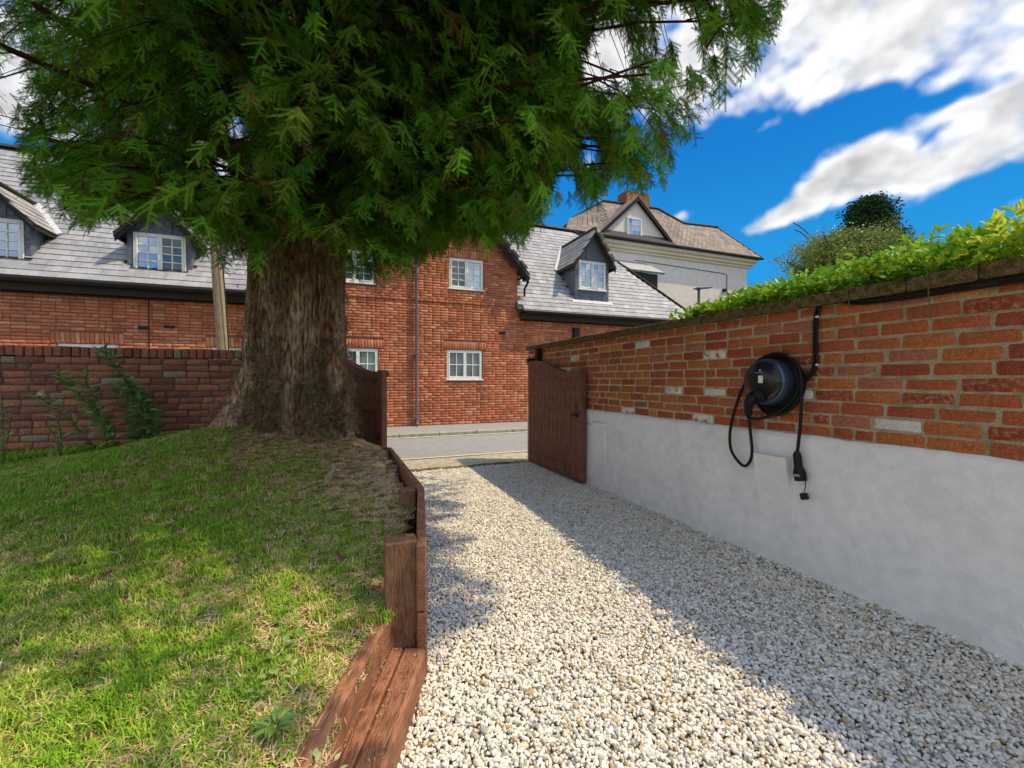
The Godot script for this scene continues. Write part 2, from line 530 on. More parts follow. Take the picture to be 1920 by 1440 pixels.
# ------------------------------------------------------------------ ground
func sheet(st: SurfaceTool, nu: int, nv: int, f: Callable, outward: Vector3) -> void:
	st.set_smooth_group(0)
	var g := []
	for j in nv + 1:
		var row := []
		for i in nu + 1:
			row.append(f.call(float(i) / nu, float(j) / nv))
		g.append(row)
	for j in nv:
		for i in nu:
			var a: Vector3 = g[j][i]
			var b: Vector3 = g[j][i + 1]
			var c: Vector3 = g[j + 1][i + 1]
			var d: Vector3 = g[j + 1][i]
			var ccw := (c - a).cross(d - b).dot(outward) > 0.0
			for p in ([a, c, b, a, d, c] if ccw else [a, b, c, a, c, d]):
				st.add_vertex(p)

func edge_x(v: float) -> float:               # where the lawn ends against the sleepers
	if v < 1.86: return 0.13 - 0.363 * (1.83 - v)
	if v < 2.9: return lerpf(0.19, 0.43, (v - 1.86) / 1.04)
	if v < 4.7: return lerpf(0.43, 0.41, (v - 2.9) / 1.8)
	if v < 5.55: return lerpf(0.41, -0.03, (v - 4.7) / 0.85)
	return -0.05

func lawn_y(x: float, v: float) -> float:
	var e := edge_x(v)
	var border := 0.24 if v < 1.7 else lerpf(0.24, 0.45, clampf((v - 1.7) / 1.2, 0, 1)) if v < 2.9 else lerpf(0.45, 0.5, clampf((v - 2.9) / 1.8, 0, 1))
	var w := exp(-maxf(e - x, 0.0) / 0.45)
	var base := 0.335 + 0.026 * clampf(v, -2, 6.1)
	base += 0.02 * noise.get_noise_2d(x * 0.8, v * 0.8) + 0.008 * noise.get_noise_2d(x * 3.0, v * 3.0)
	var mx := (x + 0.45) / (1.6 if x < -0.45 else 1.0)
	var mv := (v - 4.75) / 1.25
	var mound := 0.47 * exp(-(mx * mx + mv * mv)) * (1.0 - 0.75 * w)
	return lerpf(base, border, w) + mound

func make_ground() -> void:
	var st := begin()
	sheet(st, 2, 2, func(a, b): return Vector3(lerpf(-600, 600, a), -0.06, lerpf(-600, 600, b)), Vector3.UP)
	structure("ground", flat(st), M.earth)
	st = begin()
	sheet(st, 120, 120, func(a, b):
		var v := lerpf(6.06, -3.0, b)
		var x := lerpf(-9.0, edge_x(v), 1.0 - pow(1.0 - a, 1.6))
		return P(x, lawn_y(x, v), v), Vector3.UP)
	structure("lawn_soil", flat(st), M.soil)
	st = begin()
	sheet(st, 40, 60, func(a, b):
		var v := lerpf(6.15, -2.5, b)
		var x := lerpf(-1.6, 2.8, a)
		return P(x, -0.012 + 0.006 * noise.get_noise_2d(x * 4, v * 4), v), Vector3.UP)
	structure("driveway", flat(st), M.bed)
	# the crossing between drive and road, the road, the far pavement
	st = begin()
	sheet(st, 60, 10, func(a, b):
		var x := lerpf(-14, 16, a)
		return P(x, 0.004 + 0.012 * noise.get_noise_2d(x * 1.5, b * 3.0) * (1.0 - b), lerpf(7.0, 6.1, b)), Vector3.UP)
	structure("pavement_crossing", flat(st), M.concrete)
	st = begin()
	sheet(st, 60, 12, func(a, b): return P(lerpf(-40, 60, a), -0.008 + 0.03 * sin(PI * b), lerpf(9.82, 7.0, b)), Vector3.UP)
	structure("road", flat(st), M.asphalt)
	st = begin()
	sheet(st, 80, 1, func(a, b): return P(lerpf(-40, 60, a), 0.012 + 0.002 * sin(a * 90.0), lerpf(7.1, 7.03, b)), Vector3.UP)
	structure("road_edge_line", flat(st), M.line)
	st = begin()
	sheet(st, 80, 1, func(a, b): return P(lerpf(-40, 60, a), 0.012 + 0.002 * sin(a * 70.0), lerpf(9.72, 9.62, b)), Vector3.UP)
	structure("road_edge_line", flat(st), M.line)
	var kerbs := Node3D.new()
	kerbs.name = "kerb"
	kerbs.set_meta("kind", "structure")
	add_child(kerbs)
	var k := box_mesh(Vector3(0.9, 0.16, 0.13), 0.015)
	for i in 40:
		part("kerb_stone", k, M.kerb, kerbs, at(P(-12 + i * 0.91, 0.0, 9.88 + rf(-0.004, 0.004))))
	st = begin()
	sheet(st, 60, 2, func(a, b): return P(lerpf(-40, 60, a), 0.07, lerpf(11.56, 9.94, b)), Vector3.UP)
	structure("pavement", flat(st), M.asphalt)
	# moss and dirt along the end of the gravel
	var xfs := []
	var cols := []
	for i in 700:
		var x := rf(0.6, 2.75)
		var v := 6.13 + 0.07 * noise.get_noise_1d(x * 3.0) + rng.randfn(0, 0.03)
		xfs.append(Transform3D(Basis(Vector3.UP, rf(0, TAU)).scaled(Vector3(1, rf(0.3, 0.8), 1) * rf(0.012, 0.03)), P(x, 0.012, v)))
		var t := rf(0, 1)
		cols.append(Color(0.1, 0.1, 0.03).lerp(Color(0.2, 0.14, 0.07), t))
	multi("moss", stone_mesh(77), M.twig, xfs, cols, self)

# ------------------------------------------------------------------ bricks
func brick_mesh(w: float, h: float, sd: int) -> ArrayMesh:
	var r := RandomNumberGenerator.new()
	r.seed = sd
	var xs := [-w / 2, -w / 2 + 0.011, r.randf_range(-0.04, 0.04) * w, w / 2 - 0.011, w / 2]
	var ys := [-h / 2, -h / 2 + 0.009, h / 2 - 0.009, h / 2]
	var g := []
	for j in 4:
		var row := []
		for i in 5:
			var edge: bool = i == 0 or i == 4 or j == 0 or j == 3
			var p := Vector3(xs[i], ys[j], 0)
			var corner: bool = (i == 0 or i == 4) and (j == 0 or j == 3)
			p += Vector3(r.randf_range(-0.003, 0.003), r.randf_range(-0.0025, 0.0025), r.randf_range(-0.0015, 0.0015))
			if edge: p.z -= r.randf_range(0.004, 0.009)
			if corner:
				p.x -= signf(p.x) * r.randf_range(0.002, 0.007)
				p.y -= signf(p.y) * r.randf_range(0.001, 0.005)
			row.append(p)
		g.append(row)
	var st := begin()
	st.set_smooth_group(0)
	for j in 3:
		for i in 4:
			for p in [g[j][i], g[j + 1][i + 1], g[j][i + 1], g[j][i], g[j + 1][i], g[j + 1][i + 1]]:
				st.add_vertex(p)
	var ring := []
	for i in 5: ring.append(g[0][i])
	for j in [1, 2]: ring.append(g[j][4])
	for i in 5: ring.append(g[3][4 - i])
	for j in [2, 1]: ring.append(g[j][0])
	for i in ring.size():
		var a: Vector3 = ring[i]
		var b: Vector3 = ring[(i + 1) % ring.size()]
		var back := Vector3(0, 0, -0.03)
		quad(st, a, b, b + back, a + back, Vector3(0, 0, -0.015))
	return flat(st)

func bond(length: float, row: int, header_share: float) -> Array:     # [start, end] of the bricks of one course
	var out := []
	var s := -0.225 + 0.1125 * (row % 2) + rf(-0.02, 0.02)
	while s < length:
		var w := 0.215 if rng.randf() > header_share else 0.102
		w += rf(-0.004, 0.004)
		out.append([maxf(s, 0.0), minf(s + w, length)])
		s += w + 0.0105
	return out.filter(func(e): return e[1] - e[0] > 0.03)

# ------------------------------------------------------------------ the wall along the drive
func on_wall(px: float, py: float, x: float) -> Vector3:      # the point of the plane x that the photograph shows at a pixel
	var d := cam_xf.basis * Vector3((px - 960) / 800.0, (720 - py) / 800.0, -1.0)
	return EYE + d * (x / d.x)

func make_drive_wall() -> void:
	var wall := thing("brick_wall", "weathered orange brick wall with white rendered base beside the gravel drive", "wall")
	wall.position = P(2.8, 0, 6.3)       # local x runs back towards the camera, z faces the drive
	wall.rotation.y = -PI / 2
	var length := 8.3
	part("mortar_core", box_mesh(Vector3(length, 1.765, 0.21)), M.mortar, wall, at(Vector3(length / 2, 0.8825, -0.1095)))
	var long := []
	for i in 6: long.append(brick_mesh(0.215, 0.065, 100 + i))
	var short := []
	for i in 4: short.append(brick_mesh(0.102, 0.065, 200 + i))
	var white := []
	for p in [[1335, 732], [1705, 800], [1502, 737], [1195, 643]]:
		white.append(wall.transform.affine_inverse() * on_wall(p[0], p[1], 2.8))
	var flakes := []
	for p in [[1325, 658], [1186, 770], [1258, 733], [1300, 790], [1060, 690], [1085, 672]]:
		flakes.append(wall.transform.affine_inverse() * on_wall(p[0], p[1], 2.8))
	var items := []
	for row in 11:
		var y := 0.9775 + row * 0.0752 - 0.002
		for e in bond(length, row, 0.1):
			var w: float = e[1] - e[0]
			var mid := Vector3((e[0] + e[1]) / 2, y + rf(-0.0025, 0.0025), rf(-0.003, 0.003))
			var is_long := w > 0.14
			var mesh: Mesh = long[rng.randi() % 6] if is_long else short[rng.randi() % 4]
			var b := Basis(Vector3(0, 0, 1), rf(-0.012, 0.012)) * Basis(Vector3.UP, rf(-0.012, 0.012)) * Basis().scaled(Vector3(w / (0.215 if is_long else 0.102), rf(0.95, 1.04), 1))
			var m: Material = M.brick_right[[0, 0, 1, 1, 2, 3, 4, 5, 0, 7, 7, 1, 2, 7, 5, 1][rng.randi() % 16]]
			var t := rng.randf()
			if t < 0.1: m = M.brick_limey
			elif t < 0.12: m = M.brick_olive
			for f in flakes:
				if absf(f.x - mid.x) < w / 2 and absf(f.y - mid.y) < 0.038: m = M.brick_flaky
			for f in white:
				if absf(f.x - mid.x) < w / 2 and absf(f.y - mid.y) < 0.038: m = M.white_paint
			items.append([Transform3D(b, mid), mesh, m, w, Color(0.5, 0.18, 0.07).lerp(Color(0.34, 0.1, 0.05), rng.randf())])
	pieces("brick", items, wall, long[0], M.brick_mass, 300)
	for o in wall.get_children():
		if o is MeshInstance3D and o.material_override == M.white_paint:
			meta(o, "brick with flaking white paint")
	# coping stones
	for i in 30:
		var l := 0.277
		var b := Basis(Vector3(0, 0, 1), rf(-0.006, 0.006)) * Basis(Vector3.UP, rf(-0.01, 0.01))
		part("coping_stone", box_mesh(Vector3(l - 0.006, 0.072, 0.29), 0.008), M.coping, wall, Transform3D(b, Vector3(0.13 + i * l, 1.801 + rf(-0.003, 0.003), -0.105 + rf(-0.005, 0.005))))
	# rendered base
	var st := begin()
	sheet(st, 220, 24, func(a, b):
		var s: float = a * length
		var y: float = b * (0.94 + 0.007 * noise.get_noise_1d(s * 24.0) + 0.01 * noise.get_noise_1d(s * 2.5))
		var z := 0.012 + 0.008 * noise.get_noise_2d(s * 1.3, y * 1.6) + 0.0025 * noise.get_noise_2d(s * 9.0, y * 12.0)
		if b > 0.97: z -= 0.006
		return Vector3(s, y - 0.05 * (1.0 - b), z), Vector3.BACK)
	sheet(st, 220, 1, func(a, b):
		var s: float = a * length
		var y: float = 0.94 + 0.007 * noise.get_noise_1d(s * 24.0) + 0.01 * noise.get_noise_1d(s * 2.5)
		var z := 0.012 + 0.008 * noise.get_noise_2d(s * 1.3, y * 1.6) + 0.0025 * noise.get_noise_2d(s * 9.0, y * 12.0) - 0.006
		return Vector3(s, y, lerpf(z, -0.02, b)), Vector3.UP)
	part("rendered_base", flat(st), M.render, wall)
	for q in [[6.3 - 2.175, 6.3 - 1.937, 0.785, 0.36, 0.085], [6.3 - 4.35, 6.3 - 4.1, 0.805, 0.3, 0.055]]:
		st = begin()
		add_hex(st, [Vector3(q[0], q[3], 0.0), Vector3(q[1], q[3], 0.0), Vector3(q[1], q[3], 0.016), Vector3(q[0], q[3], 0.016), Vector3(q[0], q[2], 0.0), Vector3(q[1], q[2], 0.0), Vector3(q[1], q[2] - 0.004, q[4]), Vector3(q[0], q[2] - 0.004, q[4])])
		part("rendered_block", flat(st), M.render, wall)

# ------------------------------------------------------------------ the garden wall behind the tree
func make_garden_wall() -> void:
	var wall := thing("garden_wall", "dark red brick garden wall with brick-on-edge top behind the yew tree", "wall")
	wall.position = P(-8.2, 0, 6.05)
	var length := 8.0
	part("mortar_core", box_mesh(Vector3(length, 1.45, 0.2)), M.mortar_dark, wall, at(Vector3(length / 2, 0.82, -0.1065)))
	var long := []
	for i in 6: long.append(brick_mesh(0.215, 0.065, 300 + i))
	var short := []
	for i in 3: short.append(brick_mesh(0.102, 0.065, 400 + i))
	var items := []
	for row in 16:
		var y := 1.545 - 0.035 - row * 0.0755
		for e in bond(length, row, 0.12):
			var w: float = e[1] - e[0]
			var is_long := w > 0.14
			var b := Basis(Vector3(0, 0, 1), rf(-0.012, 0.012)) * Basis(Vector3.UP, rf(-0.015, 0.015)) * Basis().scaled(Vector3(w / (0.215 if is_long else 0.102), rf(0.95, 1.04), 1))
			var m: Material = M.brick_left[rng.randi() % 6]
			if rng.randf() < 0.035: m = M.brick_pale
			items.append([Transform3D(b, Vector3((e[0] + e[1]) / 2, y + rf(-0.003, 0.003), rf(-0.004, 0.004))), long[rng.randi() % 6] if is_long else short[rng.randi() % 3], m, w, Color(0.44, 0.18, 0.11).lerp(Color(0.28, 0.11, 0.09), rng.randf())])
	pieces("brick", items, wall, long[0], M.brick_mass, 270)
	items = []
	var on_edge := box_mesh(Vector3(0.066, 0.108, 0.225), 0.008)
	for i in 106:
		var m: Material = M.brick_left[rng.randi() % 6]
		if rng.randf() < 0.14: m = M.brick_pale
		items.append([Transform3D(Basis(Vector3(0, 0, 1), rf(-0.03, 0.03)) * Basis(Vector3(1, 0, 0), rf(-0.02, 0.02)), Vector3(0.04 + i * 0.0752, 1.606 + rf(-0.004, 0.004), -0.105 + rf(-0.006, 0.004))), on_edge, m, 0.108, Color(0.4, 0.17, 0.11)])
	pieces("coping_brick", items, wall, on_edge, M.brick_mass, 60)

# ------------------------------------------------------------------ windows, roofs
func window_shape(w: float, h: float, casements: int, cols: int, rows: int) -> Array:   # [frame mesh, pane rectangles], lower left corner at the origin, front at z = 0
	var st := begin()
	var f := 0.038
	for x in [0.0, w - f]: add_box(st, at(Vector3(x + f / 2, h / 2, -0.035)), Vector3(f, h, 0.07), 0.006)
	for y in [0.0, h - f]: add_box(st, at(Vector3(w / 2, y + f / 2, -0.035)), Vector3(w - 2 * f, f, 0.068), 0.006)
	add_box(st, at(Vector3(w / 2, -0.014, 0.008)), Vector3(w + 0.05, 0.028, 0.1), 0.006)
	var rects := []
	var cw := (w - 2 * f) / casements
	for c in casements:
		var x0 := f + c * cw
		var s := 0.042
		for x in [x0, x0 + cw - s]: add_box(st, at(Vector3(x + s / 2, h / 2, -0.02)), Vector3(s - 0.003, h - 2 * f, 0.06), 0.006)
		for y in [f, h - f - s]: add_box(st, at(Vector3(x0 + cw / 2, y + s / 2, -0.021)), Vector3(cw - 2 * s, s, 0.06), 0.006)
		var pw := (cw - 2 * s) / cols
		var ph := (h - 2 * f - 2 * s) / rows
		for i in range(1, cols): add_box(st, at(Vector3(x0 + s + i * pw, h / 2, -0.022)), Vector3(0.02, h - 2 * f - 2 * s, 0.036), 0.004)
		for j in range(1, rows): add_box(st, at(Vector3(x0 + cw / 2, f + s + j * ph, -0.023)), Vector3(cw - 2 * s, 0.02, 0.034), 0.004)
		for i in cols:
			for j in rows:
				rects.append([Rect2(x0 + s + i * pw, f + s + j * ph, pw, ph), c])
	return [flat(st), rects]

func add_panes(rects: Array, parent: Node, offset: Vector3, mats: Array) -> void:
	for r in rects:
		var q: Rect2 = r[0]
		var turn := Basis(Vector3.UP, rf(-0.012, 0.012)) * Basis(Vector3.RIGHT, rf(-0.012, 0.012))
		part("pane", box_mesh(Vector3(snappedf(q.size.x - 0.008, 0.0005), snappedf(q.size.y - 0.008, 0.0005), 0.004)), mats[r[1]], parent, Transform3D(turn, offset + Vector3(q.get_center().x, q.get_center().y, -0.03)))

func slate_rows(origin: Vector3, u: Vector3, up: Vector3, wide: float, high: float, keep: Callable, expo := 0.19, sw := 0.26, mats: Array = [], cols: Array = []) -> Array:
	var items := []
	var x := u.normalized()
	var nrm := x.cross(up).normalized()
	if nrm.y < 0: nrm = -nrm
	var mesh := box_mesh(Vector3(sw - 0.005, 0.011, expo + 0.1))
	var down := (-up.normalized() + nrm * 0.075).normalized()
	var yy := down.cross(x).normalized()
	if yy.y < 0:
		x = -x
		yy = down.cross(x).normalized()
	var rows := int(high / expo)
	for j in rows:
		var s := -sw * 0.5 * (j % 2)
		while s < wide + sw * 0.5:
			var p: Vector3 = origin + u.normalized() * (s + sw / 2) + up.normalized() * (j * expo + expo * 0.5 + 0.03) + nrm * (0.016 + rf(-0.002, 0.002))
			s += sw
			if not keep.call(p): continue
			var c := rng.randi() % cols.size()
			var b := Basis(nrm, rf(-0.012, 0.012)) * Basis(x, yy, down)
			items.append([Transform3D(b, p), mesh, mats[c], sw, cols[c].srgb_to_linear() * rf(0.9, 1.1)])
	return items

func slab(st: SurfaceTool, a: Vector3, b: Vector3, c: Vector3, d: Vector3, thick: float) -> void:   # a roof plane with thickness below it
	var n := (b - a).cross(c - a).normalized()
	if n.y < 0: n = -n
	var t := n * thick
	add_hex(st, [a - t, b - t, c - t, d - t, a, b, c, d])

# ------------------------------------------------------------------ the brick house across the road
const FV := 11.5        # its front
const EAVE := 3.33
const EAVE_V := 11.28
const RIDGE := 7.1
const RIDGE_V := 14.6

func make_brick_house() -> void:
	var house := thing("brick_house", "red brick house with grey slate roof, twin gables and dormers across the road", "house")
	house.position = P(0, 0, FV)
	var z := func(v: float) -> float: return FV - v
	var holes := []       # x0, y0, x1, y1, rows, pane materials
	holes.append([2.684, 1.286, 3.707, 2.132, 2, [M.pane, M.pane]])
	holes.append([-0.11, 1.287, 0.894, 2.106, 2, [M.pane, M.pane]])
	holes.append([2.747, 3.79, 3.74, 4.668, 4, [M.pane, M.bright_pane]])
	holes.append([-0.18, 3.74, 0.81, 4.6, 4, [M.pane, M.pane]])
	holes.append([-5.38, 1.21, -4.4, 2.05, 2, [M.pane, M.pane]])
	holes.append([-2.74, 1.21, -1.76, 2.04, 2, [M.pane, M.pane]])
	var seg := [[-10.0, 3.15, -1.07, 3.15], [-1.07, 4.55, 0.45, 6.2], [0.45, 6.2, 1.85, 4.68], [1.85, 4.68, 3.25, 6.2], [3.25, 6.2, 4.77, 4.55], [4.77, 3.15, 11.3, 3.15]]
	# the wall behind the bricks, with its openings
	var cuts := [-10.0, -1.07, 0.45, 1.85, 3.25, 4.77, 11.3]
	for h in holes: cuts.append_array([h[0], h[2]])
	cuts.sort()
	var st := begin()
	for i in cuts.size() - 1:
		var xa: float = cuts[i]
		var xb: float = cuts[i + 1]
		if xb - xa < 0.001: continue
		var mid := (xa + xb) / 2
		var ya := 3.15
		var yb := 3.15
		for s in seg:
			if mid > s[0] and mid < s[2]:
				ya = remap(xa, s[0], s[2], s[1], s[3]); yb = remap(xb, s[0], s[2], s[1], s[3])
		var spans := [0.0]
		var here := holes.filter(func(h): return mid > h[0] and mid < h[2])
		here.sort_custom(func(a, b): return a[1] < b[1])
		for h in here: spans.append_array([h[1], h[3]])
		spans.append(99.0)
		for k in range(0, spans.size(), 2):
			var lo: float = spans[k]
			var ta: float = minf(spans[k + 1], ya)
			var tb: float = minf(spans[k + 1], yb)
			add_hex(st, [Vector3(xa, lo, -0.3), Vector3(xb, lo, -0.3), Vector3(xb, lo, -0.014), Vector3(xa, lo, -0.014), Vector3(xa, ta, -0.3), Vector3(xb, tb, -0.3), Vector3(xb, tb, -0.014), Vector3(xa, ta, -0.014)])
	# side and back walls close the house
	for b in [[-10.1, 0.2], [11.2, 0.2]]:
		add_box(st, at(Vector3(b[0], 1.57, -3.15)), Vector3(b[1], 3.13, 5.7))
	add_box(st, at(Vector3(0.6, 1.57, -6.1)), Vector3(21.3, 3.13, 0.2))
	var wall := part("wall", flat(st), M.mortar_house, house)
	st = begin()
	add_box(st, at(Vector3(0.6, 3.0, -3.1)), Vector3(20.8, 0.1, 5.4))
	part("upper_floor", flat(st), M.room, house)
	# bricks
	var long := []
	for i in 4: long.append(brick_mesh(0.215, 0.065, 500 + i))
	var items := []
	var arches := []
	for h in holes:
		arches.append([h[0] - 0.1, h[3] + 0.004, h[2] + 0.1, h[3] + 0.222])
		var n := int((h[2] - h[0] + 0.2) / 0.0752)
		for k in n:
			var c := rng.randi() % 6
			var b := Basis(Vector3(0, 0, 1), PI / 2 + rf(-0.01, 0.01))
			items.append([Transform3D(b, Vector3(h[0] - 0.1 + (k + 0.5) * (h[2] - h[0] + 0.2) / n, h[3] + 0.113, 0.003)), long[rng.randi() % 4], M.brick_house[c], 0.215, M.house_cols[c].srgb_to_linear() * rf(0.9, 1.1)])
	for row in 86:
		var y := 0.04 + row * 0.0722
		var s := -10.0 - 0.112 * (row % 2)
		var proud := 0.018 if row == 47 else 0.0
		while s < 11.3:
			var w := 0.215 if rng.randf() > 0.12 else 0.102
			var spans := [[s, s + w]]
			s += w + 0.0105
			for h in holes + arches:
				if y > h[1] - 0.034 and y < h[3] + 0.034:
					var next := []
					for e in spans:
						if e[1] <= h[0] or e[0] >= h[2]: next.append(e)
						else:
							if e[0] < h[0]: next.append([e[0], h[0]])
							if e[1] > h[2]: next.append([h[2], e[1]])
					spans = next
			for e in spans:
				var bw: float = e[1] - e[0]
				if bw < 0.025: continue
				var mx: float = (e[0] + e[1]) / 2
				var top := -1.0
				for g in seg:
					if mx >= g[0] and mx < g[2]: top = minf(remap(clampf(e[0], g[0], g[2]), g[0], g[2], g[1], g[3]), remap(clampf(e[1], g[0], g[2]), g[0], g[2], g[1], g[3]))
				if y + 0.03 > top: continue
				var c := rng.randi() % 6
				items.append([Transform3D(Basis(Vector3(0, 0, 1), rf(-0.01, 0.01)) * Basis(Vector3.UP, rf(-0.02, 0.02)) * Basis().scaled(Vector3(bw / 0.215, rf(0.85, 0.92), 1)), Vector3(mx, y + rf(-0.002, 0.002), rf(-0.003, 0.003) + (proud if mx > -1 and mx < 4.7 else 0.0))), long[rng.randi() % 4], M.brick_house[c], bw, M.house_cols[c].srgb_to_linear() * rf(0.85, 1.12)])
	pieces("brick", items, wall, long[0], M.brick_house_mass, 300)
	# windows
	for h in holes:
		var shape := window_shape(h[2] - h[0] - 0.012, h[3] - h[1] - 0.03, 2, 2, h[4])
		var o := Vector3(h[0] + 0.006, h[1] + 0.024, -0.03)
		var win := part("window", shape[0], M.frame, house, at(o))
		add_panes(shape[1], win, Vector3.ZERO, h[5])
	st = begin()          # curtains behind the window beside the trunk
	for x0 in [-0.08, 0.5]:
		sheet(st, 40, 1, func(a, b): return Vector3(x0 + 0.36 * a, 1.3 + 0.8 * b, -0.2 + 0.025 * sin(a * 34.0)), Vector3.BACK)
	part("curtain", flat(st), M.curtain, house)
	st = begin()
	add_box(st, at(Vector3(3.2, 1.4, -0.42)), Vector3(0.5, 0.12, 0.2), 0.01)
	add_box(st, at(Vector3(3.45, 3.9, -0.45)), Vector3(0.3, 0.2, 0.2), 0.01)
	part("window_ledge_clutter", flat(st), M.curtain, house)
	# roof
	st = begin()
	var ez: float = z.call(EAVE_V)
	var rz: float = z.call(RIDGE_V)
	var bz: float = z.call(2 * RIDGE_V - EAVE_V)
	slab(st, Vector3(-10.3, EAVE, ez), Vector3(-1.0, EAVE, ez), Vector3(-1.0, RIDGE, rz), Vector3(-10.3, RIDGE, rz), 0.1)
	slab(st, Vector3(4.7, EAVE, ez), Vector3(11.55, EAVE, ez), Vector3(8.4, RIDGE, rz), Vector3(4.7, RIDGE, rz), 0.1)
	slab(st, Vector3(-1.01, EAVE + 0.85, ez - 0.85 / 1.1355), Vector3(4.71, EAVE + 0.85, ez - 0.85 / 1.1355), Vector3(4.71, RIDGE - 0.002, rz), Vector3(-1.01, RIDGE - 0.002, rz), 0.1)
	slab(st, Vector3(-10.3, EAVE, bz), Vector3(11.55, EAVE, bz), Vector3(8.4, RIDGE, rz), Vector3(-10.3, RIDGE, rz), 0.1)
	slab(st, Vector3(11.55, EAVE, bz), Vector3(11.55, EAVE, ez), Vector3(8.4, RIDGE, rz), Vector3(8.4, RIDGE, rz - 0.01), 0.1)
	add_hex(st, [Vector3(-10.2, EAVE - 0.1, ez - 0.1), Vector3(-10.0, EAVE - 0.1, ez - 0.1), Vector3(-10.0, EAVE - 0.1, bz + 0.1), Vector3(-10.2, EAVE - 0.1, bz + 0.1), Vector3(-10.2, RIDGE - 0.1, rz), Vector3(-10.0, RIDGE - 0.1, rz), Vector3(-10.0, RIDGE - 0.1, rz - 0.02), Vector3(-10.2, RIDGE - 0.1, rz - 0.02)])
	var roof := part("roof", flat(st), M.deck, house)
	var slope := Vector3(0, RIDGE - EAVE, rz - ez)
	var keep := func(p: Vector3) -> bool:
		var k := (p.y - EAVE) / (RIDGE - EAVE)
		if p.x > 11.45 - 3.15 * k: return false
		if p.x > -1.2 and p.x < 4.85 and p.y < 6.3 - 1.13 * minf(absf(p.x - 3.25), absf(p.x - 0.45)): return false
		if absf(p.x + 3.7) < 0.55 and p.y > 3.62 and p.y < 4.7: return false
		if absf(p.x + 6.39) < 0.55 and p.y > 3.62 and p.y < 4.7: return false
		if absf(p.x - 7.4) < 0.57 and p.y > 3.8 and p.y < 5.2: return false
		return true
	items = slate_rows(Vector3(-10.2, EAVE, ez), Vector3.RIGHT, slope, 21.8, slope.length() - 0.1, keep, 0.19, 0.26, M.slates, M.slate_cols)
	pieces("slate", items, roof, box_mesh(Vector3(0.255, 0.011, 0.29)), M.slate_mass, 300)
	st = begin()
	for i in 48:
		add_hex(st, [Vector3(-10.3 + i * 0.39, RIDGE - 0.03, rz + 0.13), Vector3(-9.92 + i * 0.39, RIDGE - 0.03, rz + 0.13), Vector3(-9.92 + i * 0.39, RIDGE - 0.03, rz - 0.13), Vector3(-10.3 + i * 0.39, RIDGE - 0.03, rz - 0.13),
			Vector3(-10.3 + i * 0.39, RIDGE + 0.07, rz + 0.03), Vector3(-9.92 + i * 0.39, RIDGE + 0.07, rz + 0.03), Vector3(-9.92 + i * 0.39, RIDGE + 0.07, rz - 0.03), Vector3(-10.3 + i * 0.39, RIDGE + 0.07, rz - 0.03)])
	for i in 16:
		var a := Vector3(11.55, EAVE + 0.02, ez).lerp(Vector3(8.4, RIDGE + 0.02, rz), i / 16.0)
		var b := Vector3(11.55, EAVE + 0.02, ez).lerp(Vector3(8.4, RIDGE + 0.02, rz), (i + 0.96) / 16.0)
		add_box(st, beam(a, b), Vector3(a.distance_to(b), 0.05, 0.2), 0.015)
	part("ridge_tiles", flat(st), M.fascia, house).set_meta("kind", "stuff")
	# eaves: gutter and fascia on the two wings
	for e in [[-10.3, -1.1], [4.84, 11.5]]:
		var l: float = e[1] - e[0]
		st = begin()
		add_box(st, at(Vector3((e[0] + e[1]) / 2, EAVE - 0.2, 0.09)), Vector3(l, 0.2, 0.06))
		add_box(st, at(Vector3((e[0] + e[1]) / 2, EAVE - 0.285, 0.04)), Vector3(l - 0.01, 0.025, 0.16))
		part("fascia", flat(st), M.fascia, house)
		st = begin()
		tube(st, [Vector3(e[0], EAVE - 0.06, ez + 0.02), Vector3(e[1] + 0.02, EAVE - 0.06, ez + 0.02)], 0.06, 10)
		part("gutter", flat(st), M.black, house)
		st = begin()
		add_box(st, Transform3D(Basis(Vector3.RIGHT, 0.85), Vector3((e[0] + e[1]) / 2, EAVE + 0.055, ez - 0.03)), Vector3(l - 0.1, 0.012, 0.16))
		part("lead_flashing", flat(st), M.flashing, house)
	# twin gables
	for g in [[3.25, 1.85, 5.04, 4.77], [0.45, -1.34, 1.85, -1.07]]:
		st = begin()
		var top := 6.36
		var zf := 0.26
		var zb: float = z.call(EAVE_V + (top - EAVE) * (RIDGE_V - EAVE_V) / (RIDGE - EAVE)) - 0.1
		for x in [g[1], g[2]]:
			var y: float = top - 1.13 * absf(x - g[0])
			var ze: float = z.call(EAVE_V + (y - EAVE) * (RIDGE_V - EAVE_V) / (RIDGE - EAVE)) - 0.2
			slab(st, Vector3(x, y, zf), Vector3(g[0], top, zf), Vector3(g[0], top, zb), Vector3(x, y, ze), 0.09)
		part("gable_roof", flat(st), M.deck, house)
		st = begin()
		for x in [g[1], g[2]]:
			var y: float = top - 1.13 * absf(x - g[0])
			var a := Vector3(x, y - 0.1, zf - 0.03)
			var b := Vector3(g[0], top - 0.1, zf - 0.03)
			var low := Vector3(0, -0.16, 0)
			var back := Vector3(0, 0, -0.035)
			add_hex(st, [a + low, b + low, b + low + back, a + low + back, a, b, b + back, a + back])
		part("bargeboard", flat(st), M.black, house)
		st = begin()
		var side: float = g[3]
		var s := signf(side - g[0])
		add_hex(st, [Vector3(side - s * 0.2, 3.2, -0.01), Vector3(side, 3.2, -0.01), Vector3(side, 3.2, -1.4), Vector3(side - s * 0.2, 3.2, -1.4), Vector3(side - s * 0.2, 4.5, -0.01), Vector3(side, 4.5, -0.01), Vector3(side, 4.5, -1.4), Vector3(side - s * 0.2, 4.5, -1.4)])
		part("gable_cheek", flat(st), M.brick_house[0], house)
	items = []
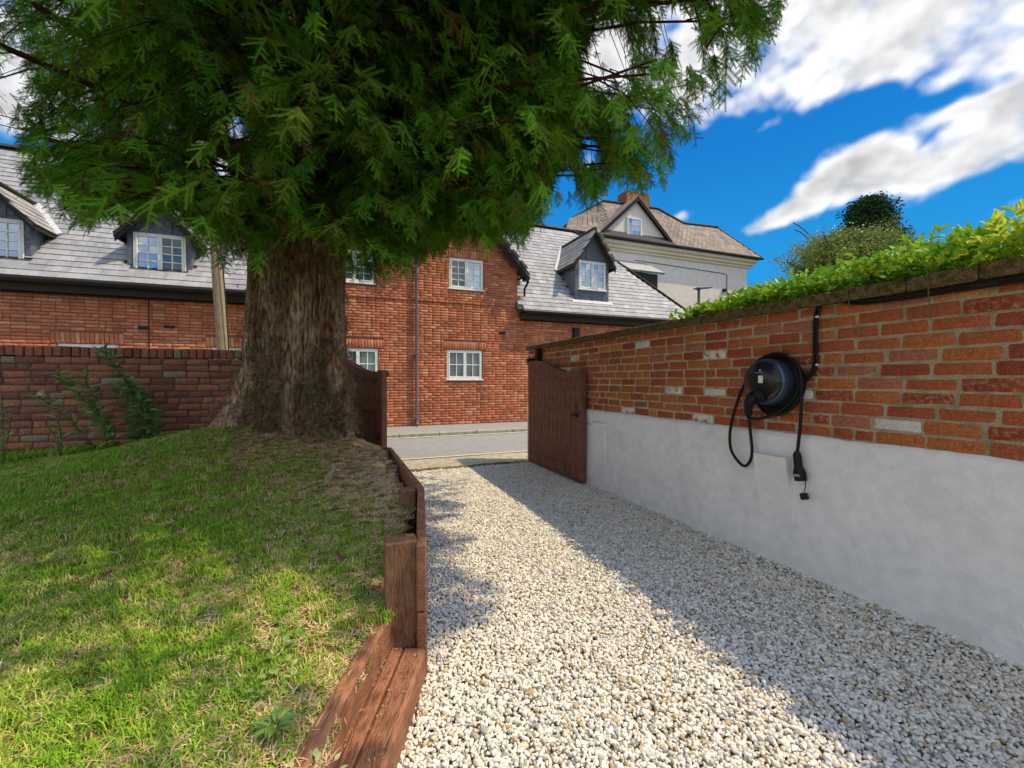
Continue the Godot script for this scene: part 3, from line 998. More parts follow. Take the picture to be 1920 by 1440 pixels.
	for g in [[3.25, 5.04], [3.25, 1.85], [0.45, 1.85], [0.45, -1.34]]:
		var w: float = g[1] - g[0]
		var low := 6.36 - 1.13 * absf(w)
		var up := Vector3(-w, 6.36 - low, 0)
		items.append_array(slate_rows(Vector3(g[1], low, 0.26), Vector3(0, 0, -1), up, 2.6, up.length(), func(p): return p.z > FV - (EAVE_V + (p.y - EAVE) * 0.88) - 0.1, 0.19, 0.26, M.slates, M.slate_cols))
	pieces("slate", items, roof, box_mesh(Vector3(0.255, 0.011, 0.29)), M.slate_mass, 0, "gable_slates")
	# rainwater pipe between the gables, hopper and pipe at the gable foot, air bricks, joint
	st = begin()
	tube(st, [Vector3(1.853, 4.5, 0.07), Vector3(1.853, 0.2, 0.07), Vector3(1.853, 0.14, 0.1), Vector3(1.853, 0.1, 0.16)], 0.036, 12)
	for y in [4.3, 2.0, 0.28]: add_box(st, at(Vector3(1.853, y, 0.06)), Vector3(0.11, 0.06, 0.1), 0.012)
	part("downpipe", flat(st), mat(Color(0.38, 0.35, 0.37), 0.35), house)
	st = begin()
	tube(st, smooth_path([Vector3(4.98, 4.22, 0.2), Vector3(5.02, 4.1, 0.15), Vector3(5.0, 3.95, 0.0), Vector3(5.0, 3.75, -0.02)]), 0.033, 8)
	add_box(st, at(Vector3(5.0, 4.24, 0.1)), Vector3(0.14, 0.12, 0.3), 0.02)
	part("gable_rainwater_pipe", flat(st), M.black, house)
	st = begin()
	for q in [[-3.95, 2.42], [-3.5, 2.46], [4.3, 2.64]]: add_box(st, at(Vector3(q[0], q[1], 0.004)), Vector3(0.2, 0.06, 0.012))
	part("air_bricks", flat(st), M.black, house)
	part("movement_joint", box_mesh(Vector3(0.018, 1.8, 0.012)), M.black, house, at(Vector3(-3.86, 2.25, 0.006)))
	part("wall_vent", box_mesh(Vector3(0.2, 0.34, 0.14), 0.02), M.black, house, at(Vector3(6.69, 2.72, 0.07)))
	# dormers: middle, bottom, width, window, eave and ridge heights
	dormer(house, -3.7, 3.6, 1.17, Rect2(-0.475, 0.02, 0.95, 0.89), 0.93, 1.62, [M.bright_pane, M.pane])
	dormer(house, -6.39, 3.6, 1.17, Rect2(-0.475, 0.02, 0.95, 0.89), 0.93, 1.62, [M.bright_pane, M.bright_pane])
	dormer(house, 7.4, 3.76, 1.24, Rect2(-0.5, 0.36, 1.0, 0.93), 1.3, 2.26, [M.bright_pane, M.bright_pane])

func dormer(house: Node3D, cx: float, yb: float, w: float, win: Rect2, eave: float, ridge: float, panes: Array) -> void:
	var d := Node3D.new()
	d.name = "dormer"
	d.position = Vector3(cx, yb, FV - 11.65)
	house.add_child(d, true)
	var k := 1.0 / 1.135            # how far the roof has run back for each metre up
	var start := (yb - EAVE) * k - (11.65 - EAVE_V)
	var back := func(y: float) -> float: return -(start + y * k) - 0.06
	var st := begin()
	var h := w / 2
	# front of lead sheets with rolled seams
	for x in [[-h, win.position.x], [win.end.x, h]]:
		add_box(st, at(Vector3((x[0] + x[1]) / 2, eave / 2 - 0.05, -0.04)), Vector3(x[1] - x[0], eave + 0.1, 0.08), 0.01)
	add_box(st, at(Vector3(0, win.position.y / 2 - 0.06, -0.045)), Vector3(win.size.x, win.position.y + 0.1, 0.08), 0.008)
	var top := win.end.y
	add_hex(st, [Vector3(-h, top, -0.09), Vector3(h, top, -0.09), Vector3(h, top, -0.01), Vector3(-h, top, -0.01), Vector3(-0.02, ridge - 0.12, -0.09), Vector3(0.02, ridge - 0.12, -0.09), Vector3(0.02, ridge - 0.12, -0.01), Vector3(-0.02, ridge - 0.12, -0.01)])
	for x in [-0.2, 0.2]:
		add_box(st, at(Vector3(x * h / 0.58, top + (ridge - top) * 0.28, -0.006)), Vector3(0.025, (ridge - top) * 0.5, 0.03), 0.008)
	if win.position.y > 0.1:
		for x in [-0.42, 0.0, 0.42]: add_box(st, at(Vector3(x, win.position.y * 0.45, -0.004)), Vector3(0.025, win.position.y * 0.8, 0.03), 0.008)
	part("dormer_front", flat(st), M.lead, d)
	st = begin()
	for s in [-1.0, 1.0]:
		add_box(st, at(Vector3(s * (h - 0.03), eave / 2 - 0.2, back.call(eave) / 2 - 0.02)), Vector3(0.055, eave + 0.4, absf(back.call(eave))))
		add_box(st, at(Vector3(s * h, eave * 0.6, -0.3)), Vector3(0.025, eave * 0.75, 0.03), 0.008)
	part("cheek", flat(st), M.lead, d)
	var shape := window_shape(win.size.x - 0.01, win.size.y - 0.03, 2, 2, 4)
	var o := Vector3(win.position.x + 0.005, win.position.y + 0.026, 0.014)
	part("window_frame", shape[0], M.frame, d, at(o))
	add_panes(shape[1], d, o, panes)
	part("window_backing", box_mesh(Vector3(win.size.x, win.size.y, 0.02)), M.room, d, at(Vector3(0, win.get_center().y, -0.5)))
	# roof
	var out := 0.14
	var slope := (ridge - eave) / h
	var ye := eave - slope * out * 0.8
	var zf := 0.2
	st = begin()
	var items := []
	for s in [-1.0, 1.0]:
		var a := Vector3(s * (h + out), ye, zf)
		var b := Vector3(0, ridge, zf)
		var c := Vector3(0, ridge, back.call(ridge))
		var e := Vector3(s * (h + out), ye, back.call(ye) + 0.02)
		slab(st, a, b, c, e, 0.05)
		items.append_array(slate_rows(a, Vector3(0, 0, -1), b - a, 2.6, (b - a).length() - 0.02, func(p): return p.z > back.call(p.y) + 0.05, 0.19, 0.26, M.slates, M.slate_cols))
	part("dormer_roof", flat(st), M.deck, d)
	var xfs := items.map(func(i): return i[0])
	var cols := items.map(func(i): return i[4] * Color(1.0, 0.95, 0.82))
	multi("dormer_slates", box_mesh(Vector3(0.255, 0.011, 0.29)), M.slate_mass, xfs, cols, d)
	st = begin()
	for s in [-1.0, 1.0]:
		var a := Vector3(s * (h + out), ye - 0.05, zf - 0.02)
		var b := Vector3(0, ridge - 0.05, zf - 0.02)
		var low := Vector3(0, -0.12, 0)
		var bk := Vector3(0, 0, -0.04)
		add_hex(st, [a + low, b + low, b + low + bk, a + low + bk, a, b, b + bk, a + bk])
		add_box(st, beam(Vector3(s * (h + out - 0.02), ye - 0.06, zf), Vector3(s * (h + out - 0.02), ye - 0.06, back.call(ye) + 0.1)), Vector3(zf - back.call(ye) - 0.1, 0.07, 0.06))
	part("verge_trim", flat(st), M.black, d)
	st = begin()
	for s in [-1.0, 1.0]:
		var a := Vector3(s * (h + out + 0.02), ye + 0.04, back.call(ye) + 0.1)
		var b := Vector3(s * 0.03, ridge + 0.04, back.call(ridge) + 0.1)
		add_box(st, beam(a, b, Vector3(0, 0.7, 0.7)), Vector3(a.distance_to(b), 0.02, 0.14))
	add_box(st, Transform3D(Basis(Vector3.RIGHT, 0.84), Vector3(0, -0.0, 0.03)), Vector3(w + 0.24, 0.014, 0.16))
	part("valley_flashing", flat(st), M.flashing, d)
	st = begin()
	add_box(st, beam(Vector3(0, ridge + 0.03, zf + 0.01), Vector3(0, ridge + 0.03, back.call(ridge))), Vector3(zf - back.call(ridge), 0.07, 0.13), 0.02)
	part("ridge_tile", flat(st), M.fascia, d)

# ------------------------------------------------------------------ the cream house behind
func make_cream_house() -> void:
	var house := thing("cream_house", "tall cream painted house with black trimmed gable and brick chimney beyond the dormer", "house")
	house.position = P(0, 0, 20)
	var st := begin()
	add_box(st, at(Vector3(17.65, 4.3, -2.8)), Vector3(13.3, 8.6, 5.6))
	add_hex(st, [Vector3(13.1, 8.6, -0.6), Vector3(18.1, 8.6, -0.6), Vector3(18.1, 8.6, 0.0), Vector3(13.1, 8.6, 0.0), Vector3(13.1, 9.2, -0.6), Vector3(18.1, 9.2, -0.6), Vector3(18.1, 9.2, 0.0), Vector3(13.1, 9.2, 0.0)])
	add_hex(st, [Vector3(13.1, 9.2, -1.6), Vector3(18.1, 9.2, -1.6), Vector3(18.1, 9.2, 0.0), Vector3(13.1, 9.2, 0.0), Vector3(15.55, 11.4, -1.6), Vector3(15.65, 11.4, -1.6), Vector3(15.65, 11.4, 0.0), Vector3(15.55, 11.4, 0.0)])
	part("wall", flat(st), M.cream, house)
	st = begin()       # faint relief of the painted brickwork
	for row in 60:
		var y := 3.0 + row * 0.0935
		add_box(st, at(Vector3(17.65, y, 0.004)), Vector3(13.1, 0.08, 0.008))
	for k in 26:
		var y := 9.3 + k * 0.075
		var half := 2.3 * (11.3 - y) / 2.1
		for e in [[15.6 - half, 14.85], [16.0, 15.6 + half]]:
			if e[1] > e[0]: add_box(st, at(Vector3((e[0] + e[1]) / 2, y, 0.004)), Vector3(e[1] - e[0], 0.064, 0.008))
	part("painted_brickwork", flat(st), M.cream, house).set_meta("kind", "stuff")
	st = begin()
	for q in [[8.55, 0.16, 0.1], [8.72, 0.2, 0.22], [8.9, 0.2, 0.36]]:
		add_box(st, at(Vector3(17.9, q[0], q[2] / 2 - 0.05)), Vector3(13.3 + q[2] * 2, q[1], q[2] + 0.1), 0.03)
	part("cornice", flat(st), M.cornice, house)
	part("gutter", box_mesh(Vector3(14.2, 0.13, 0.16), 0.02), M.black, house, at(Vector3(18.1, 9.06, 0.46)))
	# roof: eaves, then a ridge that steps down to the right
	var e0 := Vector3(11.0, 9.05, 0.4)
	var eave_at := func(x: float) -> Vector3: return Vector3(x, 9.08, 0.42)
	var ridge := [Vector3(12.6, 10.75, -2), Vector3(14.7, 12.06, -2), Vector3(18.8, 12.19, -2), Vector3(20.9, 11.55, -2), Vector3(23.95, 11.7, -2)]
	var foot := [11.0, 14.0, 18.6, 21.0, 25.25]
	st = begin()
	for i in 4:
		for q in 8:
			var lo0: Vector3 = eave_at.call(lerpf(foot[i], foot[i + 1], q / 8.0))
			var lo1: Vector3 = eave_at.call(lerpf(foot[i], foot[i + 1], (q + 1) / 8.0))
			slab(st, lo0, lo1, ridge[i].lerp(ridge[i + 1], (q + 1) / 8.0), ridge[i].lerp(ridge[i + 1], q / 8.0), 0.1)
		slab(st, eave_at.call(foot[i]) + Vector3(0, 0, -5.4), eave_at.call(foot[i + 1]) + Vector3(0, 0, -5.4), ridge[i + 1], ridge[i], 0.1)
	slab(st, eave_at.call(25.25), eave_at.call(25.25) + Vector3(0, 0, -5.4), ridge[4], ridge[4], 0.1)
	var roof := part("roof", flat(st), M.deck, house)
	var cols := [Color(0.55, 0.5, 0.46), Color(0.5, 0.46, 0.43), Color(0.62, 0.55, 0.5), Color(0.56, 0.5, 0.44)]
	var mats := []
	for c in cols: mats.append(mat(c, 0.75, M.grain, Vector3.ONE * 1.2, M.rough_b, 0.5, M.blotch, Vector3.ONE * 0.25))
	var items := []
	for i in 4:
		var a: Vector3 = eave_at.call(foot[i])
		var b: Vector3 = eave_at.call(foot[i + 1])
		var n := 16
		for j in n:
			var l := a.lerp(ridge[i], (j + 0.5) / n)
			var r := b.lerp(ridge[i + 1], (j + 0.5) / n)
			var up: Vector3 = (ridge[i].lerp(ridge[i + 1], 0.5) - a.lerp(b, 0.5)).normalized()
			var x := (r - l).normalized()
			var nrm := x.cross(up).normalized()
			if nrm.y < 0: nrm = -nrm
			var down := (-up + nrm * 0.09).normalized()
			var cnt := int(l.distance_to(r) / 0.3)
			for k in cnt:
				var p := l.lerp(r, (k + 0.5 * (j % 2)) / cnt) + nrm * 0.02
				if absf(p.x - 15.6) < 2.6 * (11.7 - p.y) / 2.5 and p.y < 11.5: continue
				var c := rng.randi() % 4
				items.append([Transform3D(Basis(nrm, rf(-0.02, 0.02)) * Basis(x, nrm, down).orthonormalized(), p), box_mesh(Vector3(0.29, 0.012, 0.3)), mats[c], 0.29, cols[c].srgb_to_linear() * rf(0.8, 1.15)])
	pieces("slate", items, roof, box_mesh(Vector3(0.29, 0.012, 0.3)), M.tan_slate_mass, 200)
	st = begin()
	for i in 4: add_box(st, beam(ridge[i] + Vector3(0, 0.04, 0), ridge[i + 1] + Vector3(0, 0.04, 0)), Vector3(ridge[i].distance_to(ridge[i + 1]), 0.1, 0.25), 0.02)
	add_box(st, beam(ridge[4] + Vector3(0, 0.02, 0), eave_at.call(25.3)), Vector3(ridge[4].distance_to(eave_at.call(25.3)), 0.07, 0.2), 0.02)
	part("ridge_tiles", flat(st), M.fascia, house)
	# gable with deep black bargeboards
	st = begin()
	for s in [-1.0, 1.0]:
		var a := Vector3(15.6 + s * 2.85, 9.1, 0.2)
		var b := Vector3(15.6, 11.72, 0.2)
		slab(st, a, b, b + Vector3(0, 0, -3.4), a + Vector3(0, 0, -1.0), 0.1)
	part("gable_roof", flat(st), mats[0], house)
	st = begin()
	for s in [-1.0, 1.0]:
		var a := Vector3(15.6 + s * 2.88, 9.0, 0.22)
		var b := Vector3(15.6, 11.64, 0.22)
		var low := Vector3(0, -0.22, 0)
		var bk := Vector3(0, 0, -0.06)
		add_hex(st, [a + low, b + low, b + low + bk, a + low + bk, a, b, b + bk, a + bk])
		bk = Vector3(0, 0, -0.21)
		low = Vector3(0, -0.05, 0)
		add_hex(st, [a + low * 2, b + low * 2, b + low * 2 + bk, a + low * 2 + bk, a + low, b + low, b + low + bk, a + low + bk])
	part("bargeboard", flat(st), M.black, house)
	# sash window
	st = begin()
	add_box(st, at(Vector3(15.43, 9.72, 0.012)), Vector3(1.1, 1.5, 0.03))
	part("window_reveal", flat(st), M.cornice, house)
	var shape := window_shape(0.98, 1.4, 1, 3, 4)
	var win := part("window", shape[0], M.frame, house, at(Vector3(14.94, 9.06, 0.1)))
	add_panes(shape[1], win, Vector3.ZERO, [M.bright_pane])
	st = begin()
	for k in 9: add_box(st, Transform3D(Basis(Vector3.BACK, (4 - k) * 0.07), Vector3(14.9 + k * 0.135, 10.72, 0.01)), Vector3(0.12, 0.34, 0.03), 0.006)
	part("window_arch", flat(st), M.cream, house)
	# chimney
	st = begin()
	add_box(st, at(Vector3(17.1, 11.75, -2.2)), Vector3(1.75, 2.3, 0.9))
	var chim := part("chimney", flat(st), M.mortar_house, house)
	items = []
	var bm := box_mesh(Vector3(0.215, 0.066, 0.02), 0.004)
	for row in 20:
		var n := 7
		for k in n:
			var c := rng.randi() % 6
			items.append([at(Vector3(16.36 + (k + 0.25 * (row % 2)) * 0.226, 11.3 + row * 0.077, -1.745)), bm, M.brick_house[c], 0.2, M.house_cols[c].srgb_to_linear()])
	pieces("brick", items, chim, bm, M.brick_house_mass, 0)
	# lean-to, small marks on the wall
	st = begin()
	slab(st, Vector3(14.6, 7.3, 0.9), Vector3(16.9, 7.3, 0.9), Vector3(16.2, 8.02, 0.0), Vector3(14.0, 8.02, 0.0), 0.12)
	part("lean_to_roof", flat(st), M.slates[2], house)
	part("lean_to_wall", box_mesh(Vector3(2.0, 3.0, 0.7)), M.black, house, at(Vector3(15.5, 5.7, 0.4)))
	part("wall_plate", box_mesh(Vector3(0.25, 0.3, 0.03), 0.01), M.cornice, house, at(Vector3(17.4, 6.0, 0.02)))
	st = begin()
	tube(st, [Vector3(22.55, 7.9, 0.03), Vector3(22.6, 4.0, 0.03)], 0.02, 6)
	tube(st, [Vector3(15.5, 8.1, 0.03), Vector3(22.55, 7.95, 0.03)], 0.015, 6)
	add_box(st, at(Vector3(22.3, 6.9, 0.08)), Vector3(0.25, 0.2, 0.14), 0.02)
	part("wall_cable", flat(st), M.black, house)

# ------------------------------------------------------------------ timber edging of the lawn
func make_sleepers() -> void:
	var edge := thing("timber_edging", "brown timber sleeper edging that holds the lawn above the gravel drive", "edging")
	var board := func(a: Vector2, b: Vector2, y0: float, y1: float, thick: float, m: Material, ch := 0.007) -> void:
		var p := P(a.x, (y0 + y1) / 2, a.y)
		var q := P(b.x, (y0 + y1) / 2, b.y)
		var xf := beam(p, q)
		part("sleeper", box_mesh(Vector3(snappedf(p.distance_to(q), 0.001), y1 - y0, thick), ch), m, edge, xf)
	var along: Material = M.sleeper
	var line := [Vector2(0.322, 1.87), Vector2(0.497, 2.9), Vector2(0.478, 4.72), Vector2(0.05, 5.58)]
	for i in 3:
		board.call(line[i], line[i + 1] + (line[i] - line[i + 1]).normalized() * 0.004, 0.284, 0.58 - 0.004 * i, 0.045, along)
		board.call(line[i] + Vector2(0.002, 0), line[i + 1] + Vector2(0.002, 0), -0.04, 0.278, 0.046, along)
	for q in [[0.245, 1.965, 0.14, 0.586, -2.0], [0.412, 2.93, 0.1, 0.565, 0.0], [0.41, 3.85, 0.1, 0.55, 3.0], [0.4, 4.62, 0.1, 0.56, 4.0]]:
		part("post", box_mesh(Vector3(q[2], q[3] + 0.1, 0.1), 0.008), M.sleeper_post, edge, Transform3D(Basis(Vector3.UP, deg_to_rad(q[4])), P(q[0], q[3] / 2 - 0.05, q[1])))
	# the low step nearest the camera
	var u := Vector2(-0.385, -0.923)
	var n := Vector2(-0.923, 0.385)
	var s := Vector2(0.341, 1.862)
	board.call(s + n * 0.05, s + n * 0.05 + u * 2.4, -0.03, 0.132, 0.098, along, 0.012)
	board.call(s + n * 0.127, s + n * 0.127 + u * 2.4, -0.03, 0.129, 0.05, along, 0.006)
	board.call(s + n * 0.186 - u * 0.02, s + n * 0.186 + u * 2.4, -0.03, 0.275, 0.062, along, 0.012)
	# dry needles caught in the angle of the step
	var xfs := []
	var cols := []
	for i in 130:
		var t := rf(0.0, 1.1)
		var p := s + n * (0.15 + absf(rng.randfn(0, 0.006))) + u * t
		if i > 100: p = s + n * rf(0.01, 0.14) + u * t
		xfs.append(Transform3D(Basis(Vector3.UP, atan2(u.x, -u.y) + rng.randfn(0, 0.5)) * Basis().scaled(Vector3.ONE * rf(0.5, 1.1)), P(p.x, 0.137, p.y)))
		cols.append(Color(0.5, 0.36, 0.2) * rf(0.7, 1.2))
	multi("fallen_needles", needle_mesh(3, 0.018, 0.0022), M.twig, xfs, cols, edge)

# ------------------------------------------------------------------ gates
func gate_top(t: float) -> float:
	return 1.395 + 0.19 * (cos(PI * smoothstep(0.02, 0.98, t)) + 1.0) / 2.0

func make_gate(called: String, label: String, at_: Vector3, turn: float, w: float, side: float) -> Node3D:
	var g := thing(called, label, "gate", at_, "pair of timber gates at the end of the drive")
	g.rotation.y = turn
	var n := 13
	for i in n:
		var x0 := i * w / n + 0.002
		var x1 := (i + 1) * w / n - 0.006
		var st := begin()
		var z0 := side * 0.016 + rf(-0.0015, 0.0015)
		var z1 := side * 0.036 + rf(-0.0015, 0.0015)
		var b := 0.045
		var ya := gate_top(x0 / w) - 0.01
		var yb := gate_top(x1 / w) - 0.01
		var bev := 0.011
		add_hex(st, [Vector3(x0, b, z0), Vector3(x1, b, z0), Vector3(x1, b, z1 - side * bev), Vector3(x0, b, z1 - side * bev), Vector3(x0, ya, z0), Vector3(x1, yb, z0), Vector3(x1, yb, z1 - side * bev), Vector3(x0, ya, z1 - side * bev)])
		add_hex(st, [Vector3(x0, b, z1 - side * bev), Vector3(x1, b, z1 - side * bev), Vector3(x1 - bev, b, z1), Vector3(x0 + bev, b, z1), Vector3(x0, ya, z1 - side * bev), Vector3(x1, yb, z1 - side * bev), Vector3(x1 - bev, yb, z1), Vector3(x0 + bev, ya, z1)])
		part("board", flat(st), M.gate, g)
	for x in [0.045, w - 0.045]:
		var h := gate_top(x / w) + (0.02 if x > 0.1 else 0.03)
		part("stile", box_mesh(Vector3(0.09, h - 0.04, 0.07), 0.006), M.gate, g, at(Vector3(x + (0.004 if x > 0.1 else -0.004), h / 2 + 0.02, side * -0.014)))
	for y in [0.2, 0.98]:
		part("ledge", box_mesh(Vector3(w - 0.18, 0.11, 0.045), 0.006), M.gate, g, at(Vector3(w / 2, y, side * -0.008)))
	var st := begin()
	var m := 20
	for i in m:
		var xa := 0.09 + (w - 0.18) * i / m
		var xb := 0.09 + (w - 0.18) * (i + 1) / m
		add_hex(st, [Vector3(xa, gate_top(xa / w) - 0.1, side * -0.03), Vector3(xb, gate_top(xb / w) - 0.1, side * -0.03), Vector3(xb, gate_top(xb / w) - 0.1, side * 0.015), Vector3(xa, gate_top(xa / w) - 0.1, side * 0.015),
			Vector3(xa, gate_top(xa / w), side * -0.03), Vector3(xb, gate_top(xb / w), side * -0.03), Vector3(xb, gate_top(xb / w), side * 0.015), Vector3(xa, gate_top(xa / w), side * 0.015)])
	part("top_rail", flat(st), M.gate, g)
	st = begin()
	for i in m:
		var xa := w * i / m
		var xb := w * (i + 1) / m
		add_hex(st, [Vector3(xa, gate_top(xa / w) - 0.062, side * 0.034), Vector3(xb, gate_top(xb / w) - 0.062, side * 0.034), Vector3(xb, gate_top(xb / w) - 0.062, side * 0.052), Vector3(xa, gate_top(xa / w) - 0.062, side * 0.052),
			Vector3(xa, gate_top(xa / w) + 0.004, side * 0.034), Vector3(xb, gate_top(xb / w) + 0.004, side * 0.034), Vector3(xb, gate_top(xb / w) + 0.002, side * 0.05), Vector3(xa, gate_top(xa / w) + 0.002, side * 0.05)])
	part("capping", flat(st), M.gate, g)
	part("brace", box_mesh(Vector3(snappedf(Vector2(w - 0.2, 0.66).length(), 0.001), 0.1, 0.04), 0.006), M.gate, g, beam(Vector3(0.1, 0.92, side * -0.009), Vector3(w - 0.1, 0.27, side * -0.009)))
	return g

func make_gates() -> void:
	var r := make_gate("timber_gate", "brown boarded gate leaf with curved top standing open against the brick wall", P(2.725, 0, 6.06), -PI / 2, 1.57, 1.0)
	var st := begin()
	var ring := []
	for k in 17: ring.append(Vector3(1.5 + 0.03 * cos(TAU * k / 16), 0.985 + 0.035 * sin(TAU * k / 16), 0.06))
	tube(st, ring, 0.005, 6)
	tube(st, [Vector3(1.36, 0.87, 0.05), Vector3(1.43, 0.862, 0.075), Vector3(1.51, 0.86, 0.06)], 0.009, 6)
	add_box(st, at(Vector3(1.5, 0.865, 0.042)), Vector3(0.06, 0.06, 0.012), 0.003)
	part("latch", flat(st), M.iron, r)
	st = begin()
	var pts := []
	for k in 17: pts.append(Vector3(1.585, 0.985 + 0.04 * sin(TAU * k / 16), -0.03 - 0.03 * cos(TAU * k / 16)))
	tube(st, pts, 0.004, 6)
	tube(st, smooth_path([Vector3(1.57, 0.78, -0.02), Vector3(1.64, 0.765, -0.045), Vector3(1.72, 0.775, -0.06)]), 0.003, 5)
	part("hold_back_hook", flat(st), M.iron, r)
	var l := make_gate("timber_gate", "dark brown gate leaf with diagonal brace standing open beside the tree trunk", P(-0.145, 0, 6.4), deg_to_rad(-62.6), 1.35, -1.0)
	st = begin()
	add_box(st, at(Vector3(1.28, 0.62, 0.055)), Vector3(0.03, 0.06, 0.014), 0.003)
	tube(st, [Vector3(0.8, 0.6, 0.02), Vector3(0.86, 0.62, 0.06)], 0.007, 5)
	part("latch", flat(st), M.iron, l)
	var post := thing("gate_post", "thin dark timber gate post fixed to the end of the brick wall", "post", P(2.752, 0, 5.82))
	part("shaft", box_mesh(Vector3(0.075, 1.78, 0.08), 0.008), M.gate_dark, post, at(Vector3(0, 0.89, 0)))
	part("hinge_block", box_mesh(Vector3(0.12, 0.06, 0.1), 0.01), M.iron, post, at(Vector3(-0.03, 1.6, -0.2)))

# ------------------------------------------------------------------ the yew
var holes_px := [[1150, 105, 34], [1265, 55, 30], [1140, 90, 26], [445, 235, 9], [412, 318, 10], [18, 150, 26], [5, 190, 24], [1290, 100, 16], [1115, 130, 20], [1105, 285, 16], [735, 205, 10], [1060, 345, 16], [1200, 215, 12]]
var patches := []

func lowest(px: float) -> float:         # lower edge of the crown in the photograph
	var t := [[-400, 190], [0, 215], [30, 235], [45, 360], [100, 382], [160, 408], [210, 418], [250, 392], [330, 398], [372, 450], [430, 500], [460, 520], [540, 440], [610, 440], [655, 530], [700, 515], [790, 500], [850, 442], [980, 452], [1010, 412], [1040, 372], [1130, 372], [1145, 326], [1200, 350], [1252, 344], [1262, 300], [1300, 250], [1322, 208], [1390, 136], [1440, 84], [1466, 40], [1478, -60], [1520, -400]]
	for i in t.size() - 1:
		if px < t[i + 1][0]:
			return lerpf(t[i][1], t[i + 1][1], clampf((px - t[i][0]) / float(t[i + 1][0] - t[i][0]), 0, 1))
	return -400.0

func sunlit_from(sv: float) -> float:    # across the drive, where the crown's shade ends
	var t := [[-2.0, 0.0], [1.2, 0.08], [1.7, 0.2], [1.95, 0.4], [2.15, 0.75], [2.55, 1.02], [2.8, 0.86], [3.1, 0.84], [3.35, 1.1], [3.7, 0.95], [4.0, 1.25], [4.5, 1.35], [4.7, 4.0]]
	for i in t.size() - 1:
		if sv < t[i + 1][0]:
			return lerpf(t[i][1], t[i + 1][1], clampf((sv - t[i][0]) / float(t[i + 1][0] - t[i][0]), 0, 1))
	return 9.0

func grows(p: Vector3, reach := 0.1) -> bool:
	var sx := p.x - 0.57 * p.y
	var sv := -p.z + 0.26 * p.y
	var wob := 0.1 * noise.get_noise_2d(sx * 4.0, sv * 4.0)
	if sx > sunlit_from(sv) - reach + wob and sx < 2.35: return false
	if sv > 6.4 and sx > 0.4: return false
	if sv > 4.6 and sv < 6.4 and sx > 0.7 and noise.get_noise_2d(sx * 2.2, sv * 4.5) > 0.12: return false
	for q in patches:
		if Vector2(p.x - 0.57 * (p.y - 0.4) - q.x, -p.z + 0.26 * (p.y - 0.4) - q.y).length() < q.z: return false
	var s := seen_at(p)
	if s.z > 0.05 and s.x > -300 and s.x < 2200 and s.y > -150:
		if s.z < 1.75: return false
		if s.y + reach * 900.0 / s.z > lowest(s.x) + 12.0 + 40.0 * noise.get_noise_2d(s.x * 0.035, s.z): return false
		for h in holes_px:
			if Vector2(s.x - h[0], (s.y - h[1]) * 0.75).length() < (h[2] * 0.95 + 40.0 / s.z) * (1.0 + 0.9 * noise.get_noise_3d(p.x * 3.5, p.y * 3.5, p.z * 3.5)): return false
	elif s.z < 0.05 and p.y < 3.2 and p.distance_to(EYE) < 2.2: return false
	return true

func bunched(p: Vector3) -> bool:      # towards its lower edge, and out to the upper right, the crown breaks up into separate bunches
	var s := seen_at(p)
	if s.z < 0.05 or s.y < -200.0 or s.x < -300.0 or s.x > 2200.0: return true
	var gap := noise.get_noise_3d(p.x * 2.4, p.y * 2.4, p.z * 2.4)
	if s.x > 1060.0: return gap > -0.24
	var below := (s.y - lowest(s.x) + 90.0) / 100.0
	return below < 0.0 or gap > -0.3 + 0.38 * below

func spray_mesh(sd: int) -> ArrayMesh:       # a flat yew spray along +z: a shoot, side shoots and two ranks of needles
	var r := RandomNumberGenerator.new()
	r.seed = sd
	var st := begin()
	st.set_smooth_group(-1)
	var shoots := [[Vector3.ZERO, Vector3(0, 0, 1), 0.28]]
	for i in 5:
		for s in [-1.0, 1.0]:
			if r.randf() < 0.15: continue
			var z := 0.03 + i * 0.045 + r.randf_range(-0.01, 0.01)
			var a := r.randf_range(0.6, 0.95)
			shoots.append([Vector3(0, -z * z * 0.8, z), Vector3(s * sin(a), r.randf_range(-0.25, 0.1), cos(a)), r.randf_range(0.08, 0.14) * (1.15 - i * 0.12)])
	for sh in shoots:
		var o: Vector3 = sh[0]
		var d: Vector3 = sh[1].normalized()
		var l: float = sh[2]
		var side := d.cross(Vector3.UP).normalized()
		var n := int(l / 0.0072)
		var w := 0.0018
		st.add_vertex(o - side * w); st.add_vertex(o + d * l + Vector3(0, -l * l * 0.5, 0)); st.add_vertex(o + side * w)
		for k in n:
			var t := (k + 0.5) / n
			var q := o + d * l * t + Vector3(0, -l * l * t * t * 0.5, 0)
			for s in [-1.0, 1.0]:
				var nl := r.randf_range(0.016, 0.024) * (1.0 - 0.5 * t * t)
				var nd: Vector3 = (side * s * 0.85 + d * 0.55 + Vector3(0, r.randf_range(-0.15, 0.25), 0)).normalized()
				var e := d * 0.0031
				st.add_vertex(q - e); st.add_vertex(q + nd * nl); st.add_vertex(q + e)
	return flat(st)

